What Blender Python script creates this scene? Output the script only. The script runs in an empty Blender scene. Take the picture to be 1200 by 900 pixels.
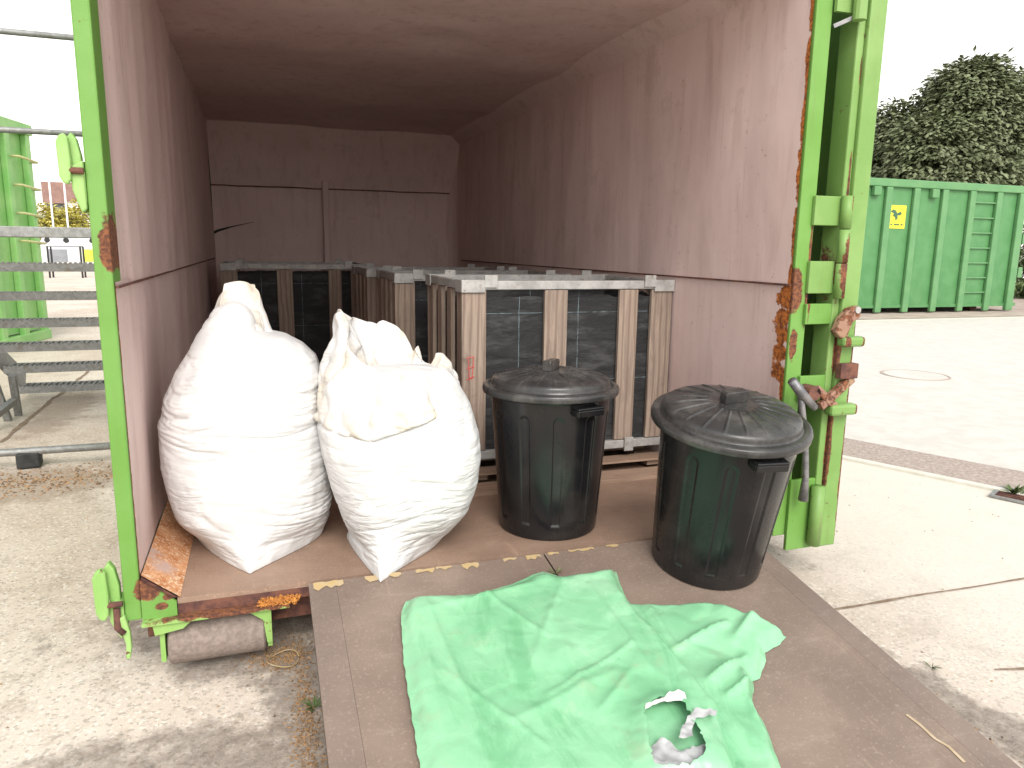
import bpy, bmesh, math, random
from mathutils import Vector, Matrix, noise
from mathutils.geometry import delaunay_2d_cdt
R = math.radians
S = bpy.context.scene
COL = S.collection
random.seed(7)

# ------------------------------------------------------------------ camera
FPX = 855.0
CAMROT = Matrix(((0.94632086, 0.04629283, -0.31989656),
                 (-0.32294, 0.17723643, -0.92967575),
                 (0.01366, 0.98307895, 0.18267234)))
CAMLOC = Vector((0.389085, -2.32753685, 1.08152052))
cd = bpy.data.cameras.new('camera'); cam = bpy.data.objects.new('camera', cd); COL.objects.link(cam)
cam.matrix_world = Matrix.Translation(CAMLOC) @ CAMROT.to_4x4()
cd.sensor_width = 36; cd.lens = FPX / 1200 * 36; cd.clip_start = 0.05; cd.clip_end = 2000
S.camera = cam

# ------------------------------------------------------------------ light
SUN_EL, SUN_AZ = 42, 184       # azimuth measured clockwise from +Y: the sun stands behind the camera, a little left
w = bpy.data.worlds.new('World'); S.world = w; w.use_nodes = True
nt = w.node_tree; bg = nt.nodes['Background']
sky = nt.nodes.new('ShaderNodeTexSky'); sky.sky_type = 'NISHITA'; sky.sun_disc = False
sky.sun_elevation = R(SUN_EL); sky.sun_rotation = R(SUN_AZ)
sky.air_density = 3.0; sky.dust_density = 1.0; sky.ozone_density = 1.0
hs = nt.nodes.new('ShaderNodeHueSaturation'); hs.inputs['Saturation'].default_value = 0.10   # a white overcast sky
nt.links.new(sky.outputs[0], hs.inputs['Color']); nt.links.new(hs.outputs[0], bg.inputs['Color'])
bg.inputs["Strength"].default_value = 0.12
sl = bpy.data.lights.new('sun', 'SUN'); sun = bpy.data.objects.new('sun', sl); COL.objects.link(sun)
sl.energy = 1.3; sl.angle = R(32); sl.color = (1.0, 0.96, 0.90)
az = R(SUN_AZ); el = R(SUN_EL)
sdir = Vector((math.sin(az) * math.cos(el), math.cos(az) * math.cos(el), math.sin(el)))
sun.rotation_euler = sdir.to_track_quat('Z', 'Y').to_euler()
S.view_settings.view_transform = 'Standard'; S.view_settings.look = 'None'
S.view_settings.exposure = 1.15; S.view_settings.gamma = 1.0
S.render.engine = 'CYCLES'
S.cycles.max_bounces = 10; S.cycles.diffuse_bounces = 5

# ------------------------------------------------------------------ helpers
GZ = -0.27                      # ground level (0 = container floor)
def P(px, py, axis, val):       # where the sight line of a photo pixel (1200x900) meets a plane
    d = CAMROT @ Vector(((px - 600) / FPX, -(py - 450) / FPX, -1))
    return CAMLOC + d * ((val - CAMLOC[axis]) / d[axis])
def PR(px, py, dz=0.0):         # ... meets the ramp plane
    d = CAMROT @ Vector(((px - 600) / FPX, -(py - 450) / FPX, -1))
    k = RK; t = (RZ + dz + k * CAMLOC[1] - CAMLOC[2]) / (d[2] - k * d[1])
    return CAMLOC + d * t
RK, RZ = 0.18, 0.012
def lerp(a, b, t): return a + (b - a) * t
def sstep(a, b, x):
    t = max(0., min(1., (x - a) / (b - a))); return t * t * (3 - 2 * t)
def interp(tab, x):
    if x <= tab[0][0]: return tab[0][1]
    for (a, fa), (b, fb) in zip(tab, tab[1:]):
        if x <= b:
            return lerp(fa, fb, (x - a) / (b - a))
    return tab[-1][1]
def n3(x, y, z): return noise.noise(Vector((x, y, z)))

def empty(name, loc, label, cat, group=None, rotz=0):
    o = bpy.data.objects.new(name, None); COL.objects.link(o)
    o.location = loc; o.rotation_euler = (0, 0, rotz); o.empty_display_size = 0.1
    o['label'] = label; o['category'] = cat
    if group: o['group'] = group
    return o
def tag(o, label, cat, group=None):
    o['label'] = label; o['category'] = cat
    if group: o['group'] = group
    return o
def obj(name, bm, mats, parent=None, smooth=False, world=False, bevel=0, kind=None, label=None, recalc=True):
    """link bm as one mesh; with world=True the coordinates are world ones and the parent's place is taken off"""
    if recalc: bmesh.ops.recalc_face_normals(bm, faces=bm.faces)
    if parent is not None and world:
        inv = (Matrix.Translation(parent_loc(parent)) @ Matrix.Rotation(parent_rot(parent), 4, 'Z')).inverted()
        bm.transform(inv)
    me = bpy.data.meshes.new(name); bm.to_mesh(me); bm.free()
    if not isinstance(mats, (list, tuple)): mats = [mats]
    for m in mats: me.materials.append(m)
    for p in me.polygons: p.use_smooth = smooth
    o = bpy.data.objects.new(name, me); COL.objects.link(o)
    if parent is not None: o.parent = parent
    if bevel:
        b = o.modifiers.new('bevel', 'BEVEL'); b.width = bevel; b.segments = 2; b.limit_method = 'ANGLE'; b.angle_limit = R(40)
    if kind: o['kind'] = kind
    if label: o['label'] = label
    return o
def parent_loc(o):
    v = Vector(o.location)
    while o.parent is not None: o = o.parent; v += Vector(o.location)
    return v
def parent_rot(o):
    a = o.rotation_euler.z
    while o.parent is not None: o = o.parent; a += o.rotation_euler.z
    return a
def box(bm, x0, x1, y0, y1, z0, z1, mi=0):
    vs = [bm.verts.new(p) for p in ((x0,y0,z0),(x1,y0,z0),(x1,y1,z0),(x0,y1,z0),(x0,y0,z1),(x1,y0,z1),(x1,y1,z1),(x0,y1,z1))]
    for f in ((0,3,2,1),(4,5,6,7),(0,1,5,4),(1,2,6,5),(2,3,7,6),(3,0,4,7)):
        bm.faces.new([vs[i] for i in f]).material_index = mi
    return vs
def obox(bm, c, ax, ay, az_, sx, sy, sz):   # oriented box
    c = Vector(c); ax = Vector(ax).normalized(); ay = Vector(ay).normalized(); az_ = Vector(az_).normalized()
    vs = []
    for dz in (-1, 1):
        for dx, dy in ((-1,-1),(1,-1),(1,1),(-1,1)):
            vs.append(bm.verts.new(c + ax*dx*sx/2 + ay*dy*sy/2 + az_*dz*sz/2))
    for f in ((0,3,2,1),(4,5,6,7),(0,1,5,4),(1,2,6,5),(2,3,7,6),(3,0,4,7)): bm.faces.new([vs[i] for i in f])
def bar(bm, a, b, w_, h, up=(0,0,1)):        # rectangular bar between two points
    a = Vector(a); b = Vector(b); d = (b - a); L = d.length; d.normalize()
    up = Vector(up); s = d.cross(up).normalized(); u = s.cross(d)
    obox(bm, (a + b) / 2, d, s, u, L, w_, h)
def tube(bm, pts, r, seg=12, cap=True):
    pts = [Vector(p) for p in pts]; rings = []
    n0 = None
    for i, p in enumerate(pts):
        d = (pts[min(i+1, len(pts)-1)] - pts[max(i-1, 0)]).normalized()
        if n0 is None:
            n0 = d.orthogonal().normalized()
        n0 = (n0 - d * n0.dot(d)).normalized(); b = d.cross(n0)
        rr = r[i] if isinstance(r, (list, tuple)) else r
        rings.append([bm.verts.new(p + (n0 * math.cos(t) + b * math.sin(t)) * rr) for t in [2*math.pi*k/seg for k in range(seg)]])
    for A, B in zip(rings, rings[1:]):
        for k in range(seg): bm.faces.new((A[k], A[(k+1)%seg], B[(k+1)%seg], B[k]))
    if cap: bm.faces.new(rings[0][::-1]); bm.faces.new(rings[-1])
def prism(bm, poly, z0, z1, mi=0):            # polygon in xy, extruded in z
    a = [bm.verts.new((x, y, z0)) for x, y in poly]; b = [bm.verts.new((x, y, z1)) for x, y in poly]
    n = len(poly)
    bm.faces.new(a[::-1]).material_index = mi; bm.faces.new(b).material_index = mi
    for i in range(n): bm.faces.new((a[i], a[(i+1)%n], b[(i+1)%n], b[i])).material_index = mi
def prism_xz(bm, poly, y0, y1):
    a = [bm.verts.new((x, y0, z)) for x, z in poly]; b = [bm.verts.new((x, y1, z)) for x, z in poly]
    n = len(poly); bm.faces.new(a); bm.faces.new(b[::-1])
    for i in range(n): bm.faces.new((a[i], b[i], b[(i+1)%n], a[(i+1)%n]))
def grid(bm, nu, nv, fn, closed_u=False):
    V = [[bm.verts.new(fn(i / (nu if closed_u else nu - 1), j / (nv - 1))) for i in range(nu)] for j in range(nv)]
    for j in range(nv - 1):
        for i in range(nu if closed_u else nu - 1):
            bm.faces.new((V[j][i], V[j][(i+1)%nu], V[j+1][(i+1)%nu], V[j+1][i]))
    return V

# ------------------------------------------------------------------ materials
class N:
    def __init__(s, name):
        s.m = bpy.data.materials.new(name); s.m.use_nodes = True; s.t = s.m.node_tree
        s.b = s.t.nodes['Principled BSDF']; s.tc = s.t.nodes.new('ShaderNodeTexCoord'); s.geo = None
    def pos(s):
        if s.geo is None: s.geo = s.t.nodes.new('ShaderNodeNewGeometry')
        return s.geo.outputs['Position']
    def link(s, a, b): s.t.links.new(a, b)
    def vec(s, scale=(1,1,1), rot=(0,0,0), world=True):
        mp = s.t.nodes.new('ShaderNodeMapping'); mp.inputs['Scale'].default_value = scale; mp.inputs['Rotation'].default_value = rot
        s.link(s.pos() if world else s.tc.outputs['Object'], mp.inputs[0]); return mp.outputs[0]
    def noise(s, scale, detail=6, rough=0.6, vec=None, dist=0.0):
        n = s.t.nodes.new('ShaderNodeTexNoise'); n.inputs['Scale'].default_value = scale
        n.inputs['Detail'].default_value = detail; n.inputs['Roughness'].default_value = rough; n.inputs['Distortion'].default_value = dist
        s.link(vec if vec is not None else s.pos(), n.inputs['Vector']); return n.outputs['Fac']
    def voro(s, scale, vec=None, feature='F1'):
        n = s.t.nodes.new('ShaderNodeTexVoronoi'); n.inputs['Scale'].default_value = scale; n.feature = feature
        s.link(vec if vec is not None else s.pos(), n.inputs['Vector']); return n
    def ramp(s, fac, a, b, lo=0.0, hi=1.0):
        n = s.t.nodes.new('ShaderNodeMapRange'); n.inputs[1].default_value = a; n.inputs[2].default_value = b
        n.inputs[3].default_value = lo; n.inputs[4].default_value = hi; n.interpolation_type = 'SMOOTHSTEP'
        s.link(fac, n.inputs[0]); return n.outputs[0]
    def math(s, op, a, b=None):
        n = s.t.nodes.new('ShaderNodeMath'); n.operation = op
        for i, v in enumerate((a, b)):
            if v is None: continue
            if isinstance(v, (int, float)): n.inputs[i].default_value = v
            else: s.link(v, n.inputs[i])
        return n.outputs[0]
    def mix(s, fac, a, b):
        n = s.t.nodes.new('ShaderNodeMix'); n.data_type = 'RGBA'
        for k, v in ((0, fac), (6, a), (7, b)):
            if isinstance(v, (int, float)): n.inputs[k].default_value = v
            elif isinstance(v, tuple): n.inputs[k].default_value = (*v[:3], 1)
            else: s.link(v, n.inputs[k])
        return n.outputs[2]
    def near(s, pts, soft=0.5, nscale=14, namp=0.6):
        """mask around places of a surface: list of (point, radius), broken up by noise"""
        nz = s.noise(nscale, 5, 0.65); out = None
        for p, r in pts:
            vm = s.t.nodes.new('ShaderNodeVectorMath'); vm.operation = 'SUBTRACT'; s.link(s.pos(), vm.inputs[0]); vm.inputs[1].default_value = p
            sc = s.t.nodes.new('ShaderNodeVectorMath'); sc.operation = 'DIVIDE'; s.link(vm.outputs[0], sc.inputs[0])
            sc.inputs[1].default_value = r if isinstance(r, tuple) else (r, r, r)
            ln = s.t.nodes.new('ShaderNodeVectorMath'); ln.operation = 'LENGTH'; s.link(sc.outputs[0], ln.inputs[0])
            out = ln.outputs['Value'] if out is None else s.math('MINIMUM', out, ln.outputs['Value'])
        d = s.math('ADD', out, s.math('MULTIPLY', s.math('SUBTRACT', nz, 0.5), namp * 3))
        return s.ramp(d, 1.0, 1.0 - soft * 0.4, 0, 1)
    def color(s, c):
        if isinstance(c, tuple): s.b.inputs['Base Color'].default_value = (*c[:3], 1)
        else: s.link(c, s.b.inputs['Base Color'])
    def rough(s, r):
        if isinstance(r, (int, float)): s.b.inputs['Roughness'].default_value = r
        else: s.link(r, s.b.inputs['Roughness'])
    def bump(s, fac, strength=0.3, dist=0.01, prev=None):
        n = s.t.nodes.new('ShaderNodeBump'); n.inputs['Strength'].default_value = strength; n.inputs['Distance'].default_value = dist
        s.link(fac, n.inputs['Height'])
        if prev is not None: s.link(prev, n.inputs['Normal'])
        s.link(n.outputs[0], s.b.inputs['Normal']); return n.outputs[0]

def m_simple(name, c1, c2, scale=8, rough=0.6, metal=0.0, bumpv=0.15, bscale=60, spec=None):
    s = N(name); s.color(s.mix(s.ramp(s.noise(scale), .35, .65), c1, c2)); s.rough(rough)
    s.b.inputs['Metallic'].default_value = metal
    if spec is not None: s.b.inputs['Specular IOR Level'].default_value = spec
    s.bump(s.noise(bscale), bumpv, 0.004); return s.m
RUST1, RUST2 = (0.085, 0.035, 0.024), (0.22, 0.085, 0.038)
def m_paint(name, c1, c2, places=(), amount=0.70, rough=0.45, dirt=(0.16, 0.10, 0.06), streak=True):
    s = N(name)
    base = s.mix(s.ramp(s.noise(3.0), .35, .65), c1, c2)
    if streak:
        st = s.ramp(s.noise(9, 5, .6, s.vec((3, 3, .35))), .55, .8)
        base = s.mix(s.math('MULTIPLY', st, .28), base, dirt)
    sp = s.ramp(s.noise(22, 8, .7), amount, amount + .03)
    mask = sp
    if places: mask = s.math('MAXIMUM', sp, s.near(places))
    rc = s.mix(s.ramp(s.noise(70, 5, .7), .4, .62), RUST1, RUST2)
    s.color(s.mix(mask, base, rc))
    s.rough(s.ramp(mask, 0, 1, rough, 0.9))
    s.b.inputs['Specular IOR Level'].default_value = 0.35
    b1 = s.bump(s.noise(9, 3), 0.15, 0.01)
    s.bump(s.math('ADD', s.math('MULTIPLY', mask, -1.0), s.math('MULTIPLY', s.noise(160), .4)), 0.5, 0.002, b1)
    return s.m

# the container's own greens
POST_RUST = [((0.055, 0, -.015), (.022, .2, .014)), ((0.075, 0, .012), (.02, .2, .012)), ((2.385, 0, 1.0), (.008, .2, .2)), ((-0.005, 0, 1.08), (.03, .2, .085)), ((0.02, 0, 0.045), (.04, .1, .05)), ((2.33, 0, 0.93), (.035, .1, .10)), ((2.34, 0, 0.72), (.02, .1, .07)), ((2.345, 0, .38), (.02, .1, .06))]
M_GREEN = m_paint('bright_green_paint', (0.125, 0.275, 0.048), (0.15, 0.31, 0.07), POST_RUST, 0.70)
M_DGREEN = m_paint('weathered_door_green', (0.155, 0.285, 0.072), (0.205, 0.34, 0.105),
                   [((2.51, -.02, 1.02), (.022, .2, .14)), ((2.53, -.02, .70), (.016, .2, .10)), ((2.53, -.02, .30), (.010, .2, .16)), ((2.602, -.02, .6), (.009, .3, .25)), ((2.602, 0, .2), (.008, .3, .3)), ((2.522, -.04, 1.75), (.006, .2, .06)), ((2.515, -.04, 1.35), (.006, .2, .12))], 0.645)
M_HOOK = m_paint('scuffed_green_hook_paint', (0.21, 0.40, 0.10), (0.30, 0.48, 0.16), (), 0.62)
M_BOTTOM = m_paint('green_sill_paint', (0.20, 0.38, 0.09), (0.27, 0.43, 0.13), [((.30, 0, -.04), (.3, .2, .03))], 0.62)

def m_pink(name, places, ripple=False, dark=0.0):
    s = N(name)
    a = s.mix(s.ramp(s.noise(1.6, 4), .3, .7), (0.64, 0.485, 0.455), (0.70, 0.55, 0.52))
    st = s.ramp(s.noise(6, 6, .6, s.vec((2.2, 2.2, .28))), .50, .78)
    a = s.mix(s.math('MULTIPLY', st, .42), a, (0.38, 0.25, 0.225))
    s2 = s.ramp(s.noise(22, 6, .7, s.vec((2.2, 2.2, .10))), .56, .72)
    a = s.mix(s.math('MULTIPLY', s2, .30), a, (0.30, 0.185, 0.165))
    s3 = s.ramp(s.noise(3.2, 10, .82), .56, .60)
    a = s.mix(s.math('MULTIPLY', s3, .22), a, (0.34, 0.23, 0.20))
    sc = s.ramp(s.noise(34, 8, .75), .63, .66)
    a = s.mix(s.math('MULTIPLY', sc, .55), a, (0.20, 0.10, 0.07))
    pale = s.ramp(s.noise(4.5, 7, .7), .60, .72)
    a = s.mix(s.math('MULTIPLY', pale, .45), a, (0.70, 0.58, 0.56))
    if places:
        mk = s.near(places, nscale=20, namp=.75)
        a = s.mix(mk, a, s.mix(s.ramp(s.noise(60, 5, .7), .38, .62), (0.14, 0.045, 0.02), (0.52, 0.17, 0.035)))
    s.color(a); s.rough(0.62); s.b.inputs['Specular IOR Level'].default_value = 0.3
    b = s.bump(s.noise(2.2, 3, .5, s.vec((1, 1, .5))), 0.35, 0.06)
    s.bump(s.noise(90, 5), 0.12, 0.002, b)
    return s.m
M_PINK = m_pink('pink_primer', [])
M_PINK_R = m_pink('pink_primer_rusty_edge', [((2.32, 0.03, .62 + .07 * i), (.05, .055, .05)) for i in range(5)] + [((2.32, 0.0, .25 + .1*i), (.05, .02, .07)) for i in range(4)] + [((2.32, 0, .96 + .2*i), (.05, .018, .12)) for i in range(7)])
M_PINK_L = m_pink('pink_primer_left', [((0, 0, .05 + .12 * i), (.05, .011, .08)) for i in range(9)])
def m_orange():
    s = N('orange_rusted_scuffed_steel')
    a = s.mix(s.ramp(s.noise(12, 6, .7), .35, .65), (0.42, 0.15, 0.045), (0.62, 0.32, 0.16))
    a = s.mix(s.ramp(s.noise(90, 4, .7), .52, .60), a, (0.70, 0.52, 0.36))
    a = s.mix(s.ramp(s.noise(7, 4), .55, .7), a, (0.46, 0.33, 0.29))
    s.color(a); s.rough(.8); s.bump(s.noise(70), .4, .004); return s.m
M_ORANGE = m_orange()
M_RUST = m_simple('brown_rust', (0.075, 0.032, 0.028), (0.17, 0.07, 0.045), 25, .9, 0, .6, 120)
M_RUSTB = m_simple('orange_flaking_rust', (0.34, 0.12, 0.03), (0.60, 0.25, 0.05), 60, .95, 0, .8, 150)
M_DARK = m_simple('black_rubber', (0.012, 0.012, 0.013), (0.03, 0.03, 0.03), 20, .7)
M_STEEL = m_simple('grey_steel_lever', (0.16, 0.16, 0.17), (0.28, 0.27, 0.27), 30, .5, .6)
def m_galv():
    s = N('galvanised_steel')
    v = s.voro(55).outputs['Color']; sep = s.t.nodes.new('ShaderNodeSeparateColor'); s.link(v, sep.inputs[0])
    a = s.mix(sep.outputs[0], (0.22, 0.22, 0.215), (0.31, 0.31, 0.305))
    a = s.mix(s.ramp(s.noise(16), .55, .75), a, (0.20, 0.17, 0.14))
    s.color(a); s.rough(.55); s.b.inputs['Metallic'].default_value = .45; s.bump(s.noise(80), .15, .002); return s.m
M_GALV = m_galv()
def m_zinc():
    s = N('weathered_zinc_frame')
    a = s.mix(s.ramp(s.noise(14, 6, .7), .35, .65), (0.28, 0.275, 0.265), (0.42, 0.41, 0.395))
    a = s.mix(s.ramp(s.noise(30, 6, .75), .58, .66), a, (0.22, 0.17, 0.13))
    s.color(a); s.rough(.6); s.b.inputs['Metallic'].default_value = .2; s.bump(s.noise(90), .2, .002); return s.m
M_ZINC = m_zinc()
def m_wood(name, c1, c2, c3, lying=False):
    s = N(name)
    v = s.vec((1.1, 14, 14) if lying else (14, 14, 1.1))
    g = s.noise(2.6, 8, .65, v, 1.6)
    a = s.mix(s.ramp(g, .35, .65), c1, c2)
    wv = s.t.nodes.new('ShaderNodeTexWave'); wv.wave_type = 'BANDS'; wv.bands_direction = 'X'
    wv.inputs['Scale'].default_value = 9; wv.inputs['Distortion'].default_value = 5; wv.inputs['Detail'].default_value = 3; wv.inputs['Detail Scale'].default_value = .7
    s.link(s.vec((.05, .22, 1.0), (0, R(90), 0)) if lying else s.vec((1.0, .4, .22)), wv.inputs['Vector'])
    a = s.mix(s.ramp(wv.outputs['Fac'], .55, .95, 0, .55), a, c3)
    a = s.mix(s.ramp(s.noise(5, 6, .7), .58, .75, 0, .6), a, (c3[0]*.6, c3[1]*.6, c3[2]*.6))
    s.color(a); s.rough(.8); s.bump(g, .35, .003); return s.m
M_WOOD = m_wood('weathered_crate_timber', (0.33, 0.255, 0.20), (0.23, 0.175, 0.14), (0.15, 0.10, 0.075))
M_WOODH = m_wood('weathered_pallet_timber', (0.36, 0.25, 0.18), (0.26, 0.175, 0.125), (0.17, 0.105, 0.07), True)
def m_mesh_cloth():
    s = N('black_woven_ground_cloth')
    c = (0.020, 0.020, 0.021)
    a = s.mix(s.ramp(s.noise(5, 6, .7, s.vec((1, 1, 3))), .45, .7), c, (0.055, 0.055, 0.056))
    # pale tracer threads of the woven cloth
    sx = s.t.nodes.new('ShaderNodeSeparateXYZ'); s.link(s.tc.outputs['Object'], sx.inputs[0])
    def lines(o, off, per, wd):
        f = s.math('FRACT', s.math('DIVIDE', s.math('ADD', o, off), per))
        return s.math('LESS_THAN', s.math('ABSOLUTE', s.math('SUBTRACT', f, .5)), wd)
    ln = s.math('MAXIMUM', lines(sx.outputs[0], .17, .30, .004), lines(sx.outputs[2], .1, .33, .003))
    a = s.mix(s.math('MULTIPLY', ln, s.ramp(s.noise(25), .35, .6, 0, .8)), a, (0.22, 0.30, 0.33))
    s.color(a); s.rough(.72); s.b.inputs['Specular IOR Level'].default_value = .35
    b = s.bump(s.noise(3.2, 6, .6, s.vec((1.4, 1.4, 5)), 1.0), .6, .02)
    s.bump(s.noise(120, 2, .5, s.vec((1, 1, 6))), .5, .003, b); return s.m
M_LINER = m_mesh_cloth()
def m_ply(name, c1, c2, edge):
    s = N(name)
    a = s.mix(s.ramp(s.noise(2.5, 5, .6), .32, .68), c1, c2)
    a = s.mix(s.ramp(s.noise(7, 9, .8, s.vec((1, 3.5, 1), (0, 0, .5))), .52, .72, 0, .6), a, edge)
    a = s.mix(s.ramp(s.noise(110, 3, .7), .56, .66, 0, .5), a, (c1[0]*1.5, c1[1]*1.5, c1[2]*1.5))
    a = s.mix(s.ramp(s.noise(18, 9, .8), .64, .72, 0, .6), a, (0.10, 0.065, 0.045))
    a = s.mix(s.ramp(s.noise(4, 5, .7, s.vec((6, .6, 1), (0, 0, .9)), .8), .66, .72, 0, .35), a, (c1[0]*1.6, c1[1]*1.5, c1[2]*1.35))
    for k, (rz, off) in enumerate(((.75, .62), (-.35, .635), (.15, .64))):     # long scuffs in a few directions
        a = s.mix(s.ramp(s.noise(3.0, 10, .75, s.vec((7, .5, 1), (0, 0, rz)), .3), off, off + .03, 0, .30), a, (c2[0]*.55, c2[1]*.55, c2[2]*.55) if k == 1 else (c1[0]*1.55, c1[1]*1.5, c1[2]*1.45))
    a = s.mix(s.ramp(s.noise(1.3, 8, .75), .50, .62, 0, .45), a, (c1[0]*.68, c1[1]*.66, c1[2]*.66))
    s.color(a); s.rough(s.ramp(s.noise(6), .3, .7, .42, .7)); s.b.inputs['Specular IOR Level'].default_value = .4
    b = s.bump(s.noise(1.5, 3), .2, .03)
    s.bump(s.noise(160, 4), .25, .002, b); return s.m
M_FLOOR = m_ply('worn_brown_floor_sheet', (0.30, 0.20, 0.145), (0.22, 0.145, 0.105), (0.37, 0.27, 0.20))
M_RAMP = m_ply('worn_phenolic_plywood', (0.235, 0.175, 0.138), (0.175, 0.130, 0.105), (0.31, 0.245, 0.20))
M_RAMPE = m_ply('grey_plywood_edge_strip', (0.225, 0.17, 0.138), (0.172, 0.13, 0.108), (0.29, 0.235, 0.198))
M_TAPE = m_simple('yellow_tape_residue', (0.44, 0.31, 0.14), (0.42, 0.32, 0.20), 40, .6)
M_PLYSIDE = m_simple('dark_plywood_side', (0.07, 0.05, 0.04), (0.12, 0.08, 0.06), 30, .8)

def m_sack(name, tint):
    s = N(name)
    a = s.mix(s.ramp(s.noise(5), .35, .7), (0.64, 0.635, 0.63), (0.56, 0.56, 0.56))
    if tint: a = s.mix(s.ramp(s.noise(7, 4), .40, .70), a, tint)
    s.color(a); s.rough(.5); s.b.inputs['Specular IOR Level'].default_value = .35
    s.b.inputs['Subsurface Weight'].default_value = 0.0
    b = s.bump(s.math('MULTIPLY', s.noise(2.6, 5, .55, s.vec((2.0, 2.0, 9), (0.12, 0.1, 0)), 1.1), s.ramp(s.noise(3.5, 3), .40, .62)), .8, .02)
    s.bump(s.noise(300, 2), .12, .001, b); return s.m
M_SACK = m_sack('white_woven_plastic', None)
M_CUFF = m_sack('cream_inner_cloth', (0.57, 0.50, 0.41))
def m_bin():
    s = N('black_bin_plastic')
    s.color(s.mix(s.ramp(s.noise(6, 6), .45, .75), (0.008, 0.008, 0.009), (0.020, 0.018, 0.017)))
    s.rough(s.ramp(s.noise(5, 7, .7, s.vec((1, 1, .4))), .35, .7, .17, .34))
    s.b.inputs['Specular IOR Level'].default_value = .5
    s.bump(s.noise(40, 3), .04, .002); return s.m
M_BIN = m_bin()
def m_lid():
    s = N('dusty_black_lid_plastic')
    s.color(s.mix(s.ramp(s.noise(9, 8, .7), .42, .72), (0.028, 0.027, 0.027), (0.085, 0.080, 0.075)))
    s.rough(s.ramp(s.noise(8, 6), .35, .7, .24, .42)); s.bump(s.noise(60, 3), .08, .002); return s.m
M_LID = m_lid()
def m_tarp():
    s = N('green_plastic_tarpaulin')
    a = s.mix(s.ramp(s.noise(3.2, 5, .6), .3, .7), (0.180, 0.44, 0.238), (0.250, 0.515, 0.305))
    a = s.mix(s.ramp(s.noise(5, 8, .75), .55, .72, 0, .35), a, (0.46, 0.62, 0.42))
    a = s.mix(s.ramp(s.noise(13, 8, .8), .60, .72, 0, .35), a, (0.40, 0.38, 0.24))
    a = s.mix(s.ramp(s.noise(2.2, 8, .7, s.vec((2.6, .8, 1), (0, 0, .35)), .8), .52, .66, 0, .55), a, (0.11, 0.34, 0.16))
    a = s.mix(s.ramp(s.noise(2.0, 6, .7), .54, .70, 0, .6), a, (0.36, 0.60, 0.40))
    a = s.mix(s.ramp(s.noise(3.0, 7, .7, s.vec((1, 1, 1), (.5, .1, 0))), .58, .70, 0, .30), a, (0.33, 0.30, 0.20))
    s.color(a); s.rough(.33); s.b.inputs['Specular IOR Level'].default_value = .6
    b = s.bump(s.noise(6, 7, .6, None, .8), .22, .02)
    vn = s.voro(9, s.noise(1, 2) and s.vec((1, 1, 1), (.3, .2, .8)), 'DISTANCE_TO_EDGE').outputs['Distance']
    b = s.bump(s.ramp(vn, 0, .25), .18, .01, b)
    s.bump(s.noise(220, 2), .10, .001, b); return s.m
M_TARP = m_tarp()
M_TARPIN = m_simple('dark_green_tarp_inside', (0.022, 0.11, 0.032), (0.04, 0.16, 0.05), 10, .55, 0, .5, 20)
M_TAPEG = m_simple('grey_duct_tape', (0.36, 0.36, 0.37), (0.50, 0.50, 0.50), 12, .4, .1, .5, 25)
M_TAPEW = m_simple('torn_white_film', (0.70, 0.66, 0.64), (0.78, 0.75, 0.72), 12, .5, 0, .4, 30)

def m_ground():
    s = N('pale_stained_concrete')
    a = s.mix(s.ramp(s.noise(.9, 6, .6), .35, .65), (0.53, 0.435, 0.355), (0.65, 0.565, 0.485))
    a = s.mix(s.ramp(s.noise(5, 9, .75), .50, .68, 0, .55), a, (0.34, 0.27, 0.205))
    v = s.voro(110); sep = s.t.nodes.new('ShaderNodeSeparateColor'); s.link(v.outputs['Color'], sep.inputs[0])
    a = s.mix(s.ramp(sep.outputs[0], .72, .95, 0, .45), a, (0.22, 0.19, 0.16))
    a = s.mix(s.ramp(sep.outputs[1], .80, .98, 0, .5), a, (0.78, 0.74, 0.68))
    # cleaner, paler slabs on the road side of the container
    sx = s.t.nodes.new('ShaderNodeSeparateXYZ'); s.link(s.pos(), sx.inputs[0])
    a = s.mix(s.ramp(sx.outputs[0], 2.0, 3.4, 0, .75), a, (0.67, 0.62, 0.56))
    # damp, dirty ground in front of the container and along the board
    damp = s.near([((.30, .06, GZ), (.28, .17, 1)), ((.05, -.45, GZ), (.62, .22, 1)), ((.44, -.3, GZ), (.12, .5, 1)), ((-.3, -.75, GZ), (.6, .25, 1)),
                   ((2.35, -1.0, GZ), (.10, .45, 1)), ((1.2, .5, GZ), (1.6, .6, 1))], soft=.9, nscale=6, namp=.62)
    damp = s.math('MULTIPLY', damp, s.ramp(s.noise(16, 8, .75), .25, .6, .45, 1))
    a = s.mix(s.math('MULTIPLY', damp, .70), a, s.mix(s.ramp(s.noise(30, 6, .7), .4, .62), (0.105, 0.085, 0.072), (0.19, 0.155, 0.13)))
    brown = s.near([((-1.0, 2.3, GZ), (1.1, .45, 1)), ((-1.2, 4.4, GZ), (.25, 1.3, 1))], soft=1.2, nscale=7, namp=.6)
    a = s.mix(s.math('MULTIPLY', brown, .5), a, (0.25, 0.175, 0.125))
    s.color(a); s.rough(.9); s.b.inputs['Specular IOR Level'].default_value = .2
    b = s.bump(s.noise(7, 8, .7), .35, .02)
    s.bump(s.noise(170, 4, .7), .6, .006, b); return s.m
M_GROUND = m_ground()
M_ROAD = m_simple('pale_worn_asphalt', (0.53, 0.495, 0.455), (0.59, 0.555, 0.515), 6, .9, 0, .5, 120, .2)
M_GUTTER = m_simple('coarse_gutter_paving', (0.30, 0.24, 0.21), (0.44, 0.37, 0.33), 45, .95, 0, .8, 90, .2)
M_KERB = m_simple('pale_kerb_stone', (0.56, 0.53, 0.47), (0.64, 0.61, 0.56), 10, .9, 0, .4, 90, .2)
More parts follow.
